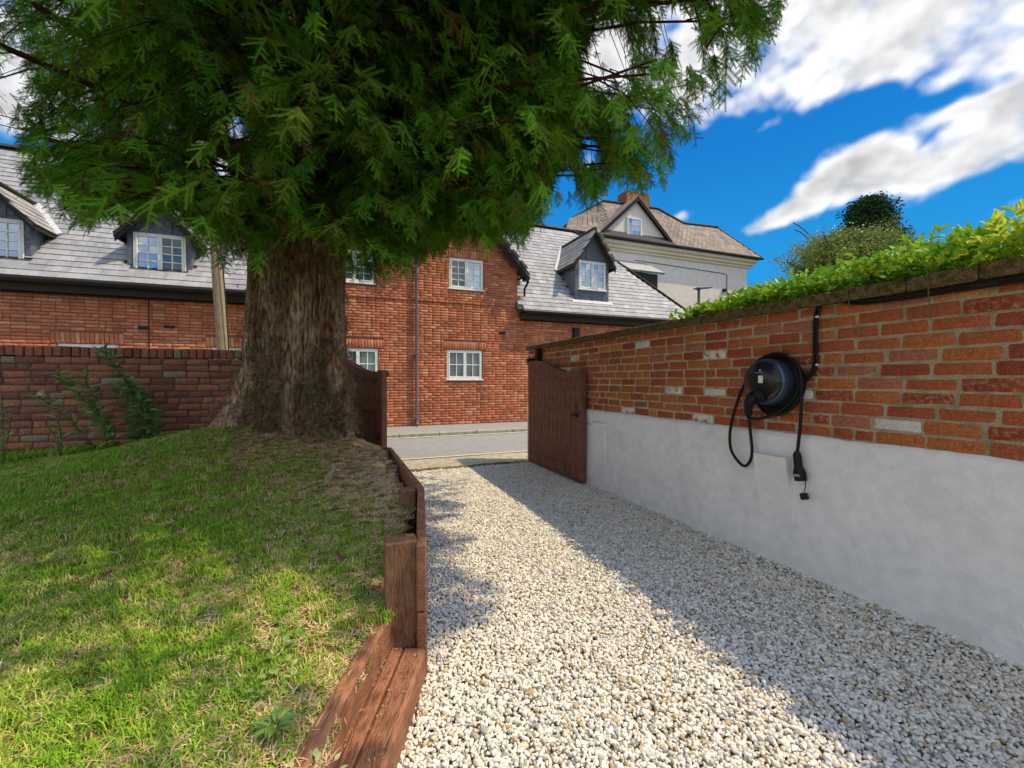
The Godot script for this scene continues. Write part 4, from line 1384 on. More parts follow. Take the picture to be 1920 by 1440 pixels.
func needle_mesh(n: int, l: float, w: float) -> ArrayMesh:      # a few loose needles or twigs lying about
	var r := RandomNumberGenerator.new()
	r.seed = n * 31
	var st := begin()
	st.set_smooth_group(-1)
	for i in n:
		var a := r.randf() * TAU
		var d := Vector3(cos(a), r.randf_range(-0.1, 0.35), sin(a))
		if n == 3: d = Vector3(r.randf_range(-0.4, 0.4), r.randf_range(-0.05, 0.05), 1)
		d = d.normalized()
		var o := Vector3(r.randf_range(-1, 1), r.randf_range(0, 0.3), r.randf_range(-1, 1)) * l * 0.7
		var s := d.cross(Vector3.UP).normalized() * w / 2
		var len := l * r.randf_range(0.6, 1.3)
		var mid := o + d * len * 0.5 + Vector3(0, len * 0.08, 0)
		st.add_vertex(o - s); st.add_vertex(mid + s); st.add_vertex(o + s)
		st.add_vertex(o - s); st.add_vertex(mid - s); st.add_vertex(mid + s)
		st.add_vertex(mid - s); st.add_vertex(o + d * len); st.add_vertex(mid + s)
	return flat(st)

const TRUNK := Vector2(-0.43, 4.9)

func trunk_radius(a: float, y: float) -> float:      # a: 0 towards +x, quarter turn towards the camera
	var r := lerpf(0.41, 0.31, clampf((y - 1.2) / 4.0, 0, 1))
	var foot := maxf(0.0, 1.55 - y)
	var left := maxf(0.0, cos(a - PI * 0.93))
	r += 0.1 * foot * foot + pow(left, 8.0) * 0.34 * pow(clampf(foot / 0.95, 0, 1), 2.2) + pow(maxf(0.0, cos(a - 1.15)), 10.0) * 0.12 * foot
	var n1 := noise.get_noise_3d(cos(a) * 1.7, sin(a) * 1.7, y * 0.22)
	var n2 := 1.0 - absf(noise.get_noise_3d(cos(a) * 4.2 + 9.0, sin(a) * 4.2, y * 0.5)) * 2.0
	var n3 := 1.0 - absf(noise.get_noise_3d(cos(a) * 11.0, sin(a) * 11.0 + 4.0, y * 0.8)) * 2.0
	r *= 1.0 - 0.13 * exp(-pow((wrapf(a, -PI, PI) - 0.85 - 0.03 * y) / 0.13, 2.0))
	return r * (1.0 + 0.07 * n1 + 0.12 * n2 + 0.1 * n3)

func trunk_point(a: float, y: float, out := 0.0) -> Vector3:
	var r := trunk_radius(a, y) + out
	var lean := 0.02 * (y - 1.0)
	return P(TRUNK.x + lean + cos(a) * r, y, TRUNK.y - sin(a) * r)

func make_tree() -> void:
	for q in [[545, 1120, 0.13], [525, 1170, 0.11], [110, 1385, 0.2], [40, 1400, 0.2], [200, 1340, 0.12], [640, 884, 0.13], [690, 905, 0.1], [625, 1000, 0.05], [740, 1420, 0.12]]:
		var d := cam_xf.basis * Vector3((q[0] - 960) / 800.0, (720 - q[1]) / 800.0, -1.0)
		var p := EYE + d * ((0.4 - EYE.y) / d.y)
		patches.append(Vector3(p.x, -p.z, q[2]))
	var tree := thing("yew_tree", "large dark green yew tree with thick fissured trunk on the lawn mound", "tree")
	var st := begin()
	sheet(st, 320, 130, func(a, b): return trunk_point(-a * TAU, lerpf(0.3, 6.5, pow(b, 1.15))), Vector3(0, 0, 0))
	part("trunk", flat(st), M.bark, tree)
	# limbs and the sprays they carry
	var greens := [Color(0.085, 0.23, 0.022), Color(0.12, 0.3, 0.026), Color(0.15, 0.35, 0.03), Color(0.055, 0.16, 0.018), Color(0.22, 0.43, 0.036), Color(0.16, 0.24, 0.028)]
	var xfs := [[], []]
	var cols := [[], []]
	var put := func(p: Vector3, d: Vector3, size: float, reach: float) -> void:
		if not grows(p + d.normalized() * 0.14 * size, reach) or not bunched(p): return
		var z := d.normalized()
		var x := Vector3.UP.cross(z)
		if x.length() < 0.2: x = Vector3.RIGHT.rotated(Vector3.UP, rf(0, TAU))
		x = x.normalized()
		var b := Basis(x, z.cross(x).normalized(), z)
		b = b * Basis(Vector3(0, 0, 1), rng.randfn(0, 0.45))
		var k := rng.randi() % 2
		xfs[k].append(Transform3D(b.scaled_local(Vector3.ONE * size), p))
		cols[k].append((greens[rng.randi() % 6] if rng.randf() > 0.06 else Color(0.16, 0.1, 0.04)) * rf(0.75, 1.3))
	# where the limbs end: all round, and out to the outline that the photograph shows
	var ends := []
	for i in 60:
		var f := i / 60.0
		var a := i * 2.39996 + rf(-0.3, 0.3)
		var out_to := (Vector3(TRUNK.x, 3.1 + 4.8 * pow(f, 0.85), -TRUNK.y) + Vector3(cos(a), rf(-0.2, 0.1), sin(a)) * lerpf(4.4, 3.2, f) * rf(0.7, 1.1))
		if grows(out_to, 0.05): ends.append(out_to)
	var tries := 0
	while ends.size() < 40 + 170 and tries < 20000:
		tries += 1
		var px := rf(-60, 1480)
		if rng.randf() < 0.3: px = rf(1000, 1480)
		var py := rf(-120, 520)
		if py > lowest(px) - 12: continue
		var d := cam_xf.basis * Vector3((px - 960) / 800.0, (720 - py) / 800.0, -1.0)
		var e := EYE + d * rf(2.0, 5.8)
		if not grows(e, 0.06): continue
		var flat_d := Vector2(e.x - TRUNK.x, -e.z - TRUNK.y)
		if flat_d.length() < 0.9 or flat_d.length() > 6.0 or e.y < 2.2: continue
		ends.append(e)
	tries = 0
	var before := ends.size()
	while ends.size() < before + 60 and tries < 20000:       # the ragged underside
		tries += 1
		var px := rf(-60, 1470)
		if rng.randf() < 0.25: px = rf(20, 460)
		var d := cam_xf.basis * Vector3((px - 960) / 800.0, (720 - lowest(px) + rf(14, 70)) / 800.0, -1.0)
		var e := EYE + d * rf(2.4, 5.5)
		if grows(e, 0.03) and Vector2(e.x - TRUNK.x, -e.z - TRUNK.y).length() > 0.7 and Vector2(e.x - TRUNK.x, -e.z - TRUNK.y).length() < 5.5: ends.append(e)
	for q in [[1180, 250], [1200, 300], [1225, 318], [1190, 330], [1240, 330], [1160, 280], [1215, 280], [1175, 220], [1080, 330], [1050, 340], [1100, 350], [1010, 370], [1390, 60], [1420, 50], [1350, 110], [1300, 180], [1280, 215], [90, 365], [140, 385], [60, 355], [190, 400], [240, 370]]:
		for e in 2:
			var d := cam_xf.basis * Vector3((q[0] + rf(-20, 20) - 960) / 800.0, (720 - q[1] + rf(-10, 15)) / 800.0, -1.0)
			for step in 12:
				var p := EYE + d * rf(2.6, 5.6)
				if grows(p, 0.02) and Vector2(p.x - TRUNK.x, -p.z - TRUNK.y).length() < 6.3:
					ends.append(p)
					break
	before = ends.size()
	tries = 0
	while ends.size() < before + 85 and tries < 30000:      # the part of the crown that shades the lawn and the drive's edge
		tries += 1
		var on := Vector2(rf(-3.4, 0.3), rf(0.4, 4.6)) if rng.randf() < 0.5 else Vector2(rf(0.3, 0.98), rf(1.9, 4.5))
		var h := rf(3.2, 6.8)
		var e := P(on.x + 0.57 * h, h + 0.3, on.y - 0.26 * h)
		if grows(e, 0.05) and Vector2(e.x - TRUNK.x, -e.z - TRUNK.y).length() > 0.9 and Vector2(e.x - TRUNK.x, -e.z - TRUNK.y).length() < 6.6: ends.append(e)
	for i in ends.size():
		var e: Vector3 = ends[i]
		var run := Vector2(e.x - TRUNK.x, -e.z - TRUNK.y).length()
		var h := clampf(e.y - rf(-0.5, 1.0) * run * 0.25, 2.7, 8.0)
		var o := P(TRUNK.x, h, TRUNK.y)
		var l := o.distance_to(e)
		var arch := rf(0.1, 0.28) * l
		var at_t := func(t: float) -> Vector3:
			return o.lerp(e, t) + Vector3(0, arch * 4.0 * t * (1.0 - t) * 0.5, 0) + Vector3(noise.get_noise_2d(i * 9.0, t * 2.0), 0.5 * noise.get_noise_2d(t * 2.0, i * 7.0), noise.get_noise_2d(i * 5.0 + 50, t * 2.0)) * 0.5 * t * (1.0 - t)
		var pts := []
		var radii := []
		for k in 9:
			var t := k / 8.0
			var lp: Vector3 = at_t.call(t * 0.93)
			if k > 3 and not grows(lp, 0.0): break
			pts.append(lp)
			radii.append(lerpf(0.011 + 0.0055 * l, 0.006, pow(t, 0.8)))
		if pts.size() < 4: continue
		var last_t := 1.0 if pts.size() == 9 else (pts.size() - 1) / 8.0 * 0.93
		st = begin()
		tube(st, pts, radii, 7)
		var t := clampf(0.9 / l, 0.15, 0.6)
		while t <= last_t:
			var p: Vector3 = at_t.call(t)
			var fwd: Vector3 = (at_t.call(t + 0.02) - p).normalized()
			for s in [-1.0, 1.0]:
				var yaw: float = s * rf(0.5, 1.35)
				var bd: Vector3 = fwd.rotated(Vector3.UP, yaw)
				bd.y = rf(-0.35, 0.2)
				bd = bd.normalized()
				var bl := rf(0.3, 0.75) * (1.15 - 0.5 * t)
				var hang := rf(0.4, 0.95) * (1.5 if p.x > 1.0 else 1.0)
				var n := maxi(2, int(bl / 0.085))
				var bp := []
				for k in n + 1:
					var q := float(k) / n
					bp.append(p + bd * bl * q + Vector3(0, -hang * bl * q * q, 0))
				if grows(bp[n / 2], 0.05) and grows(bp[n], 0.06):
					tube(st, [bp[0], bp[n / 2], bp[n]], [0.007, 0.004, 0.0025], 3)
				for k in range(1, n + 1):
					var tang: Vector3 = (bp[k] - bp[k - 1]).normalized()
					for ee in [-1.0, 1.0]:
						var sd: Vector3 = tang.rotated(Vector3.UP, ee * rf(0.35, 1.1)) + Vector3(0, rf(-0.55, 0.2), 0)
						put.call(bp[k], sd, rf(0.45, 0.85), rf(0.0, 0.16))
				put.call(bp[n], (bp[n] - bp[n - 1]), rf(0.55, 0.95), rf(0.0, 0.1))
			t += 0.2 / l
		part("limb", flat(st), M.limb, tree)
	# curtains of foliage and young shoots round the trunk
	for i in 900:
		var a := rf(0, TAU)
		var y := rf(2.2, 4.6)
		var p := trunk_point(a, y, rf(0.02, 0.4))
		var d := Vector3(cos(a), rf(-1.2, 0.0), sin(a)) + Vector3(rf(-0.5, 0.5), 0, rf(-0.5, 0.5))
		put.call(p, d, rf(0.6, 1.1), 0.1)
	for k in 2:
		multi("foliage", spray_mesh(70 + k), M.needles, xfs[k], cols[k], tree)
	print("sprays ", xfs[0].size() + xfs[1].size())
	# epicormic twigs, dead needles and a few green shoots on the trunk
	var tx := []
	var tc := []
	var gx := []
	var gc := []
	for i in 2600:
		var a := rng.randfn(1.45, 0.75)
		var y := 0.75 + absf(rng.randfn(0.35, 0.55)) if rng.randf() < 0.72 else rf(2.3, 3.8)
		if noise.get_noise_2d(a * 1.4, y * 1.1) < -0.12 and y < 2.3: continue
		var p := trunk_point(a, y, rf(0.0, 0.09))
		var out := Vector3(cos(a), rf(-0.4, 0.6), sin(a)).normalized()
		tx.append(Transform3D(Basis(Vector3.UP, rf(0, TAU)) * Basis(Vector3.RIGHT, rf(-1.2, 1.2)) * Basis().scaled(Vector3.ONE * rf(0.7, 1.7)), p))
		tc.append(Color(0.2, 0.11, 0.065).lerp(Color(0.55, 0.4, 0.28), rng.randf() * rng.randf()))
		if rng.randf() < 0.1:
			var z := out
			var x := Vector3.UP.cross(z).normalized()
			gx.append(Transform3D(Basis(x, z.cross(x), z).scaled_local(Vector3.ONE * rf(0.3, 0.55)), p))
			gc.append(greens[rng.randi() % 5] * Color(1.1, 1.0, 0.8))
	multi("dead_twigs", needle_mesh(9, 0.055, 0.004), M.twig, tx, tc, tree)
	multi("young_shoots", spray_mesh(75), M.needles, gx, gc, tree)
	# hanging dead streamers among the foliage on the right
	var root := thing("root_stub", "pale broken root stub sticking up on the mound near the timber edging", "root")
	st = begin()
	var b := P(-0.07, lawn_y(-0.07, 3.45), 3.45)
	tube(st, smooth_path([b + Vector3(-0.05, -0.04, 0.03), b + Vector3(-0.02, 0.03, 0.01), b + Vector3(0.015, 0.09, 0.0), b + Vector3(0.0, 0.13, -0.01)], 4), [0.03, 0.032, 0.03, 0.028, 0.026, 0.024, 0.022, 0.02, 0.018, 0.016, 0.013, 0.01, 0.005], 8)
	part("wood", flat(st), M.pole, root)

# ------------------------------------------------------------------ trees far behind the wall
func leaf_clump(sd: int, n: int, size: float) -> ArrayMesh:
	var r := RandomNumberGenerator.new()
	r.seed = sd
	var st := begin()
	st.set_smooth_group(-1)
	for i in n:
		var c := Vector3(r.randfn(0, 0.4), r.randfn(0, 0.35), r.randfn(0, 0.4))
		var a := Vector3(r.randfn(0, 1), r.randfn(0, 1), r.randfn(0, 1)).normalized()
		var b := a.cross(Vector3(r.randfn(0, 1), r.randfn(0, 1), r.randfn(0, 1))).normalized()
		st.add_vertex(c - a * size); st.add_vertex(c + b * size * 0.5); st.add_vertex(c + a * size)
		st.add_vertex(c - a * size); st.add_vertex(c + a * size); st.add_vertex(c - b * size * 0.5)
	return flat(st)

func make_far_trees() -> void:
	var t := thing("conifer_tree", "dark green conifer rising above the bright climbing plant", "tree", P(29.6, 0, 16))
	var st := begin()
	tube(st, [Vector3(0, 0, 0), Vector3(0, 5, 0), Vector3(-0.1, 11.6, 0)], [0.35, 0.25, 0.04], 8)
	part("trunk", flat(st), M.limb, t)
	var xfs := []
	var cols := []
	for i in 1500:
		var y := rf(3.5, 12.1)
		var f := (12.3 - y) / 8.8
		var a := rf(0, TAU)
		var tier := 0.82 + 0.3 * noise.get_noise_2d(a * 0.9, y * 0.9) + 0.1 * sin(y * 5.0)
		var r := 1.12 * sqrt(maxf(12.2 - y, 0.0)) * tier * pow(rng.randf(), 0.4)
		xfs.append(Transform3D(Basis(Vector3.UP, rf(0, TAU)).scaled(Vector3(1, 0.8, 1) * rf(0.4, 0.75)), Vector3(cos(a) * r, y - r * 0.15, sin(a) * r)))
		cols.append(Color(0.035, 0.075, 0.03) * rf(0.7, 1.6))
	multi("crown", leaf_clump(5, 60, 0.16), M.needles, xfs, cols, t)
	t = thing("olive_tree", "olive green feathery tree with bare branch in front of the dark conifer", "tree", P(22.0, 0, 13))
	st = begin()
	tube(st, [Vector3(0, 0, 0), Vector3(0.1, 5, 0), Vector3(0.4, 8.0, 0)], [0.2, 0.14, 0.04], 7)
	part("trunk", flat(st), M.limb, t)
	for k in 7:
		st = begin()
		var p := Vector3(0.1, 5.6 + k * 0.3, 0)
		var d := Vector3(-1.0, rf(0.25, 0.8), rf(-0.5, 0.5)) if k < 5 else Vector3(1, 0.6, 0.2)
		tube(st, smooth_path([p, p + d * 1.0, p + d * 1.9 + Vector3(0, 0.15, 0), p + d * rf(2.2, 2.9) + Vector3(0, rf(-0.3, 0.4), 0)], 3), 0.022, 5)
		part("branch", flat(st), M.limb, t)
	xfs = []
	cols = []
	for i in 800:
		var q := Vector3(rng.randfn(0.3, 1.0), rng.randfn(6.9, 0.75), rng.randfn(0, 0.9))
		if q.y > 8.3 - 0.25 * absf(q.x): continue
		xfs.append(Transform3D(Basis(Vector3.UP, rf(0, TAU)).scaled(Vector3.ONE * rf(0.35, 0.6)), q))
		cols.append(Color(0.2, 0.25, 0.05) * rf(0.7, 1.3))
	multi("crown", leaf_clump(8, 50, 0.13), M.leaf, xfs, cols, t)

# ------------------------------------------------------------------ pole, wires, lamp
func make_street() -> void:
	var pole := thing("telegraph_pole", "pale weathered timber pole leaning behind the garden wall", "pole", P(-2.16, 0, 10.4))
	var st := begin()
	tube(st, [Vector3(0, 0, 0), Vector3(-0.06, 1.1, 0.0), Vector3(-0.17, 3.0, 0), Vector3(-0.34, 6.1, 0)], [0.115, 0.105, 0.1, 0.09], 16)
	part("shaft", flat(st), M.pole, pole)
	st = begin()
	tube(st, [Vector3(0.05, 1.2, 0.1), Vector3(-0.03, 3.0, 0.12), Vector3(-0.22, 5.5, 0.11)], 0.012, 6)
	part("cable", flat(st), M.iron, pole)
	part("step_bracket", box_mesh(Vector3(0.22, 0.05, 0.22), 0.01), M.iron, pole, at(Vector3(-0.31, 5.6, 0)))
	for q in [[5.82, 5.55, "lower of the two thin overhead wires at the far left above the slate roof"], [5.98, 5.72, "upper of the two thin overhead wires at the far left above the slate roof"]]:
		st = begin()
		var pts := []
		for k in 13:
			var t := k / 12.0
			pts.append(P(lerpf(-12.0, -2.5, t), lerpf(q[0] + 0.75, q[1], t) - 0.35 * t * (1 - t), 10.4))
		tube(st, pts, 0.009, 5)
		var o := part("overhead_wire", flat(st), M.iron, self)
		meta(o, q[2], "wire", "overhead wires")
	var lamp := thing("street_lamp", "slim grey street lamp with flat head before the cream house wall", "lamp", P(13.18, 0, 13))
	st = begin()
	tube(st, [Vector3.ZERO, Vector3(0, 2, 0), Vector3(0, 4.86, 0)], [0.08, 0.06, 0.05], 10)
	part("post", flat(st), M.lead, lamp)
	st = begin()
	add_box(st, Transform3D(Basis(Vector3.BACK, 0.12), Vector3(0.12, 4.93, 0.1)), Vector3(0.75, 0.06, 0.3), 0.02)
	add_box(st, at(Vector3(0, 4.9, 0)), Vector3(0.14, 0.1, 0.14), 0.02)
	part("lamp_head", flat(st), M.lead, lamp)

# ------------------------------------------------------------------ plants
func leaf_mesh(fold: float, wide: float) -> ArrayMesh:      # unit leaf along +z, folded along its middle, tip drooping
	var st := begin()
	st.set_smooth_group(-1)
	var prof := [[0.0, 0.0], [0.2, 0.75], [0.45, 1.0], [0.75, 0.6], [1.0, 0.0]]
	for i in 4:
		for s in [-1.0, 1.0]:
			var q := []
			for e in [i, i + 1]:
				var z: float = prof[e][0]
				var w: float = prof[e][1] * wide
				var y := 0.12 * z - 0.32 * z * z
				q.append(Vector3(0, y, z)); q.append(Vector3(s * w, y + w * fold, z))
			for j in [0, 1, 3, 0, 3, 2]: st.add_vertex(q[j])
	return flat(st)

func leaf_xf(p: Vector3, d: Vector3, size: float, roll := 0.4) -> Transform3D:
	var z := d.normalized()
	var x := Vector3.UP.cross(z)
	x = x.normalized() if x.length() > 0.1 else Vector3.RIGHT
	return Transform3D((Basis(x, z.cross(x).normalized(), z) * Basis(Vector3.BACK, rng.randfn(0, roll))).scaled_local(Vector3.ONE * size), p)

func make_hedge() -> void:
	var plant := thing("climbing_plant", "bright lime green leafy climber spilling over the top of the brick wall", "climber")
	var leaf := leaf_mesh(0.35, 0.24)
	var mats := []
	var shades := [Color(0.34, 0.56, 0.04), Color(0.26, 0.5, 0.04), Color(0.42, 0.6, 0.05), Color(0.19, 0.42, 0.04)]
	for c in shades:
		var m := StandardMaterial3D.new()
		m.albedo_color = c.linear_to_srgb()
		m.roughness = 0.45
		m.metallic_specular = 0.35
		m.backlight_enabled = true
		m.backlight = Color(0.75, 0.75, 0.3)
		mats.append(m)
	var items := []
	for i in 1500:
		var v := rf(0.1, 2.95)
		var x := rf(2.82, 3.4)
		var top := lerpf(0.21, 0.05, clampf((v - 1.0) / 2.3, 0, 1)) + (x - 2.95) * 0.12
		top *= 1.0 + 0.35 * noise.get_noise_1d(v * 3.0)
		var l := rf(0.12, 0.3)
		var y := 1.84 + maxf(0.0, rf(-0.05, 1.0) * (top - 0.06))
		var d := Vector3(rf(-0.6, 0.4), rf(0.1, 0.9), rf(-0.8, 0.8)).normalized()
		var p := P(x, y, v)
		var n := rng.randi_range(5, 9)
		for k in n:
			var t := float(k) / n
			var q := p + d * l * t + Vector3(0, -l * t * t * 0.4, 0)
			if q.y > 1.84 + top * 1.15: continue
			if q.x < 2.76: q.x = 2.76
			if q.y < 1.85: q.y = 1.85
			var ld := d * 0.5 + Vector3(rf(-1, 0.6), rf(-0.3, 0.8), rf(-1, 1))
			var c := rng.randi() % 4
			items.append([leaf_xf(q, ld, rf(0.03, 0.072), 0.9), leaf, mats[c], 0.075, shades[c] * rf(0.75, 1.2)])
	pieces("leaf", items, plant, leaf, M.leaf, 300, "leaves")
	var st := begin()
	for i in 26:
		var v := rf(0.3, 3.2)
		var p := P(rf(2.85, 3.1), 1.85, v)
		tube(st, smooth_path([p, p + Vector3(rf(-0.05, 0.05), 0.06, 0.12), p + Vector3(rf(-0.08, 0.05), 0.08, 0.3)], 3), 0.004, 4)
	for q in [[1.25, 0.22], [1.62, 0.1], [2.3, 0.08]]:
		tube(st, smooth_path([P(2.8, 1.85, q[0]), P(2.755, 1.83, q[0] - 0.02), P(2.765, 1.83 - q[1], q[0] - 0.03)], 4), 0.003, 4)
	part("stems", flat(st), M.stem, plant).set_meta("kind", "stuff")

func at_depth(px: float, py: float, v: float) -> Vector3:      # the point of the plane v that the photograph shows at a pixel
	var d := cam_xf.basis * Vector3((px - 960) / 800.0, (720 - py) / 800.0, -1.0)
	return EYE + d * (v / -d.z)

func make_shrubs() -> void:
	var leaf := leaf_mesh(0.2, 0.15)
	var mats := []
	for c in [Color(0.08, 0.2, 0.05), Color(0.14, 0.27, 0.06), Color(0.24, 0.34, 0.1), Color(0.36, 0.4, 0.18)]:
		var m := StandardMaterial3D.new()
		m.albedo_color = c.linear_to_srgb()
		m.roughness = 0.5
		m.backlight_enabled = true
		m.backlight = Color(0.4, 0.45, 0.25)
		mats.append(m)
	var plants := [
		["tall leafy shrub leaning left against the garden wall", 5.7, [[300, 815, 188, 652, 150], [290, 812, 245, 715, 80], [262, 805, 215, 725, 60]], 1, 0.16],
		["sparse olive leaved shrub between two greener plants at the garden wall", 5.62, [[225, 815, 100, 695, 110], [205, 818, 155, 700, 60], [190, 815, 60, 735, 50]], 2, 0.145],
		["low pale leaved seedling at the foot of the garden wall", 5.5, [[112, 822, 106, 780, 14], [112, 822, 90, 800, 8]], 3, 0.13],
		["half seen yellow green plant at the photograph's left edge by the wall", 5.3, [[4, 840, 2, 738, 16], [4, 830, 22, 770, 8]], 3, 0.14]]
	for q in plants:
		var t := thing("garden_shrub", q[0], "shrub", Vector3.ZERO, "shrubs along the garden wall")
		var st := begin()
		for s in q[2]:
			var a := at_depth(s[0], s[1], q[1])
			var b := at_depth(s[2], s[3], q[1] + rf(-0.1, 0.15))
			a.y = minf(a.y, lawn_y(a.x, -a.z)) - 0.02
			var path := smooth_path([a, a.lerp(b, 0.5) + Vector3(0.02, 0.04, rf(-0.03, 0.03)), b], 6)
			tube(st, path, 0.006, 5)
			for k in s[4]:
				var f: float = 0.12 + 0.88 * (k + rng.randf()) / s[4]
				var p: Vector3 = path[int(f * (path.size() - 1))]
				var fwd := (b - a).normalized()
				var d := fwd * rf(0.0, 0.7) + Vector3(rf(-1, 1), rf(-0.15, 0.35), rf(-0.6, 1.0))
				part("leaf", leaf, mats[clampi(q[3] + rng.randi() % 3 - 1, 0, 3)], t, leaf_xf(p, d, q[4] * rf(0.7, 1.15) * (1.15 - 0.4 * f), 0.5))
		part("stem", flat(st), M.stem, t)
	# broad leaved weeds in the lawn
	var round_leaf := leaf_mesh(0.15, 0.3)
	var jag := leaf_mesh(0.3, 0.13)
	for q in [["grey green rosette weed in the lawn beside the timber step", 515, 1330, 22, 0.055, 0, 1], ["small round leaved weed just in front of the bright lawn patch", 525, 1200, 22, 0.026, 1, 1], ["fresh green round leaved weed between the lawn's dry patches", 515, 1255, 20, 0.028, 1, 2], ["little pale weed at the lawn corner beside the lower sleeper", 585, 1390, 24, 0.024, 1, 3]]:
		var d := cam_xf.basis * Vector3((q[1] - 960) / 800.0, (720 - q[2]) / 800.0, -1.0)
		var p := EYE + d * ((0.36 - EYE.y) / d.y)
		p.y = lawn_y(p.x, -p.z) + 0.015
		var t := thing("lawn_weed", q[0], "weed", p, "weeds in the lawn")
		for k in int(q[3]):
			var a: float = k * 2.4
			var o := Vector3(cos(a), 0, sin(a)) * (0.012 if q[5] == 0 else rf(0.01, 0.07))
			part("leaf", jag if q[5] == 0 else round_leaf, mats[q[6]], t, leaf_xf(o + Vector3(0, rf(0.005, 0.035), 0), Vector3(cos(a), rf(0.2, 0.7), sin(a)), q[4] * rf(0.7, 1.2), 0.3))

# ------------------------------------------------------------------ the charge point
func make_charger() -> void:
	var c := thing("car_charger", "round black electric car charge point with coiled cable on brick wall", "charger", P(2.8, 1.285, 2.05))
	c.rotation.y = -PI / 2
	var to := func(x: float, y: float, v: float) -> Vector3: return Vector3(2.05 - v, y - 1.285, 2.8 - x)
	var st := begin()
	lathe(st, [Vector2(0.0, 0.0), Vector2(0.0, 0.186), Vector2(0.012, 0.197), Vector2(0.03, 0.194), Vector2(0.045, 0.165), Vector2(0.045, 0.0)], 48)
	part("cable_drum", flat(st), M.rubber, c, at(Vector3(0, -0.012, 0)))
	st = begin()
	lathe(st, [Vector2(0.04, 0.14), Vector2(0.06, 0.152), Vector2(0.09, 0.158), Vector2(0.12, 0.157), Vector2(0.145, 0.15), Vector2(0.155, 0.143), Vector2(0.157, 0.13)], 56)
	part("shell", flat(st), M.shell, c)
	st = begin()
	lathe(st, [Vector2(0.15, 0.139), Vector2(0.164, 0.138), Vector2(0.171, 0.132), Vector2(0.18, 0.1), Vector2(0.187, 0.06), Vector2(0.19, 0.0)], 48)
	part("front_panel", flat(st), M.gloss, c)
	part("sticker", box_mesh(Vector3(0.034, 0.05, 0.002)), M.white_sticker, c, at(Vector3(0.012, 0.018, 0.1905)))
	st = begin()
	for k in 6: add_box(st, at(Vector3(-0.022 + k * 0.0095, 0.062, 0.1885)), Vector3(0.006, 0.006 if k % 2 else 0.008, 0.002))
	part("panel_lettering", flat(st), M.grey_print, c)
	st = begin()
	add_box(st, at(Vector3(0.005, 0.078, 0.1875)), Vector3(0.006, 0.006, 0.003), 0.001)
	part("status_light", flat(st), M.led, c)
	# holster and the handset parked in it
	st = begin()
	add_box(st, Transform3D(Basis(Vector3.RIGHT, 0.25), Vector3(0.0, -0.1, 0.19)), Vector3(0.1, 0.075, 0.075), 0.02)
	tube(st, [Vector3(0.0, -0.09, 0.17), Vector3(0.0, -0.105, 0.235), Vector3(0.0, -0.11, 0.245)], [0.046, 0.046, 0.036], 16)
	part("holster", flat(st), M.rubber, c)
	st = begin()
	tube(st, smooth_path([Vector3(0.0, -0.105, 0.24), Vector3(-0.01, -0.13, 0.262), Vector3(-0.03, -0.18, 0.25), Vector3(-0.04, -0.225, 0.235)], 4), [0.03, 0.032, 0.033, 0.034, 0.033, 0.031, 0.029, 0.028, 0.027, 0.026, 0.025, 0.024, 0.02], 14)
	part("handset", flat(st), M.rubber, c)
	# cable: loops round the drum, the long hanging loop, the tail with its plug
	var r := 0.0105
	st = begin()
	tube(st, smooth_path([Vector3(-0.04, -0.222, 0.235), to.call(2.58, 1.04, 2.1), to.call(2.64, 1.035, 2.06), to.call(2.70, 1.075, 2.0), to.call(2.72, 1.14, 1.92), to.call(2.735, 1.25, 1.865), to.call(2.745, 1.37, 1.875), to.call(2.745, 1.46, 1.96), to.call(2.745, 1.475, 2.06), to.call(2.745, 1.42, 2.18), to.call(2.745, 1.3, 2.25), to.call(2.74, 1.169, 2.316), to.call(2.74, 0.944, 2.385), to.call(2.74, 0.782, 2.384), to.call(2.745, 0.69, 2.32), to.call(2.745, 0.672, 2.255), to.call(2.745, 0.77, 2.207), to.call(2.74, 0.999, 2.226), to.call(2.74, 1.2, 2.225), to.call(2.75, 1.36, 2.19)], 6), r, 10)
	part("charging_cable", flat(st), M.rubber, c)
	st = begin()
	tube(st, smooth_path([to.call(2.70, 1.12, 2.12), to.call(2.70, 1.075, 2.07), to.call(2.715, 1.065, 1.99), to.call(2.73, 1.11, 1.91), to.call(2.74, 1.2, 1.86), to.call(2.745, 1.33, 1.86)], 6), r, 10)
	tube(st, smooth_path([to.call(2.75, 1.18, 2.2), to.call(2.74, 1.1, 2.13), to.call(2.735, 1.085, 2.05), to.call(2.735, 1.1, 1.96), to.call(2.74, 1.16, 1.89), to.call(2.75, 1.3, 1.85)], 6), r, 10)
	tube(st, smooth_path([to.call(2.75, 1.46, 2.02), to.call(2.745, 1.43, 1.91), to.call(2.74, 1.34, 1.86), to.call(2.735, 1.2, 1.848), to.call(2.735, 1.033, 1.852), to.call(2.74, 0.894, 1.868), to.call(2.74, 0.81, 1.878)], 6), r, 10)
	part("cable_coil", flat(st), M.rubber, c)
	st = begin()
	tube(st, [to.call(2.74, 0.835, 1.876), to.call(2.74, 0.81, 1.877), to.call(2.74, 0.74, 1.868), to.call(2.742, 0.7, 1.862), to.call(2.742, 0.65, 1.852)], [0.017, 0.024, 0.025, 0.037, 0.034], 6)
	part("plug", flat(st), M.rubber, c)
	part("plug_sticker", box_mesh(Vector3(0.03, 0.014, 0.002)), M.grey_print, c, Transform3D(Basis(Vector3.UP, 0.4), to.call(2.702, 0.688, 1.852)))
	st = begin()
	tube(st, smooth_path([to.call(2.735, 0.71, 1.826), to.call(2.735, 0.63, 1.818), to.call(2.74, 0.585, 1.83)], 4), 0.003, 5)
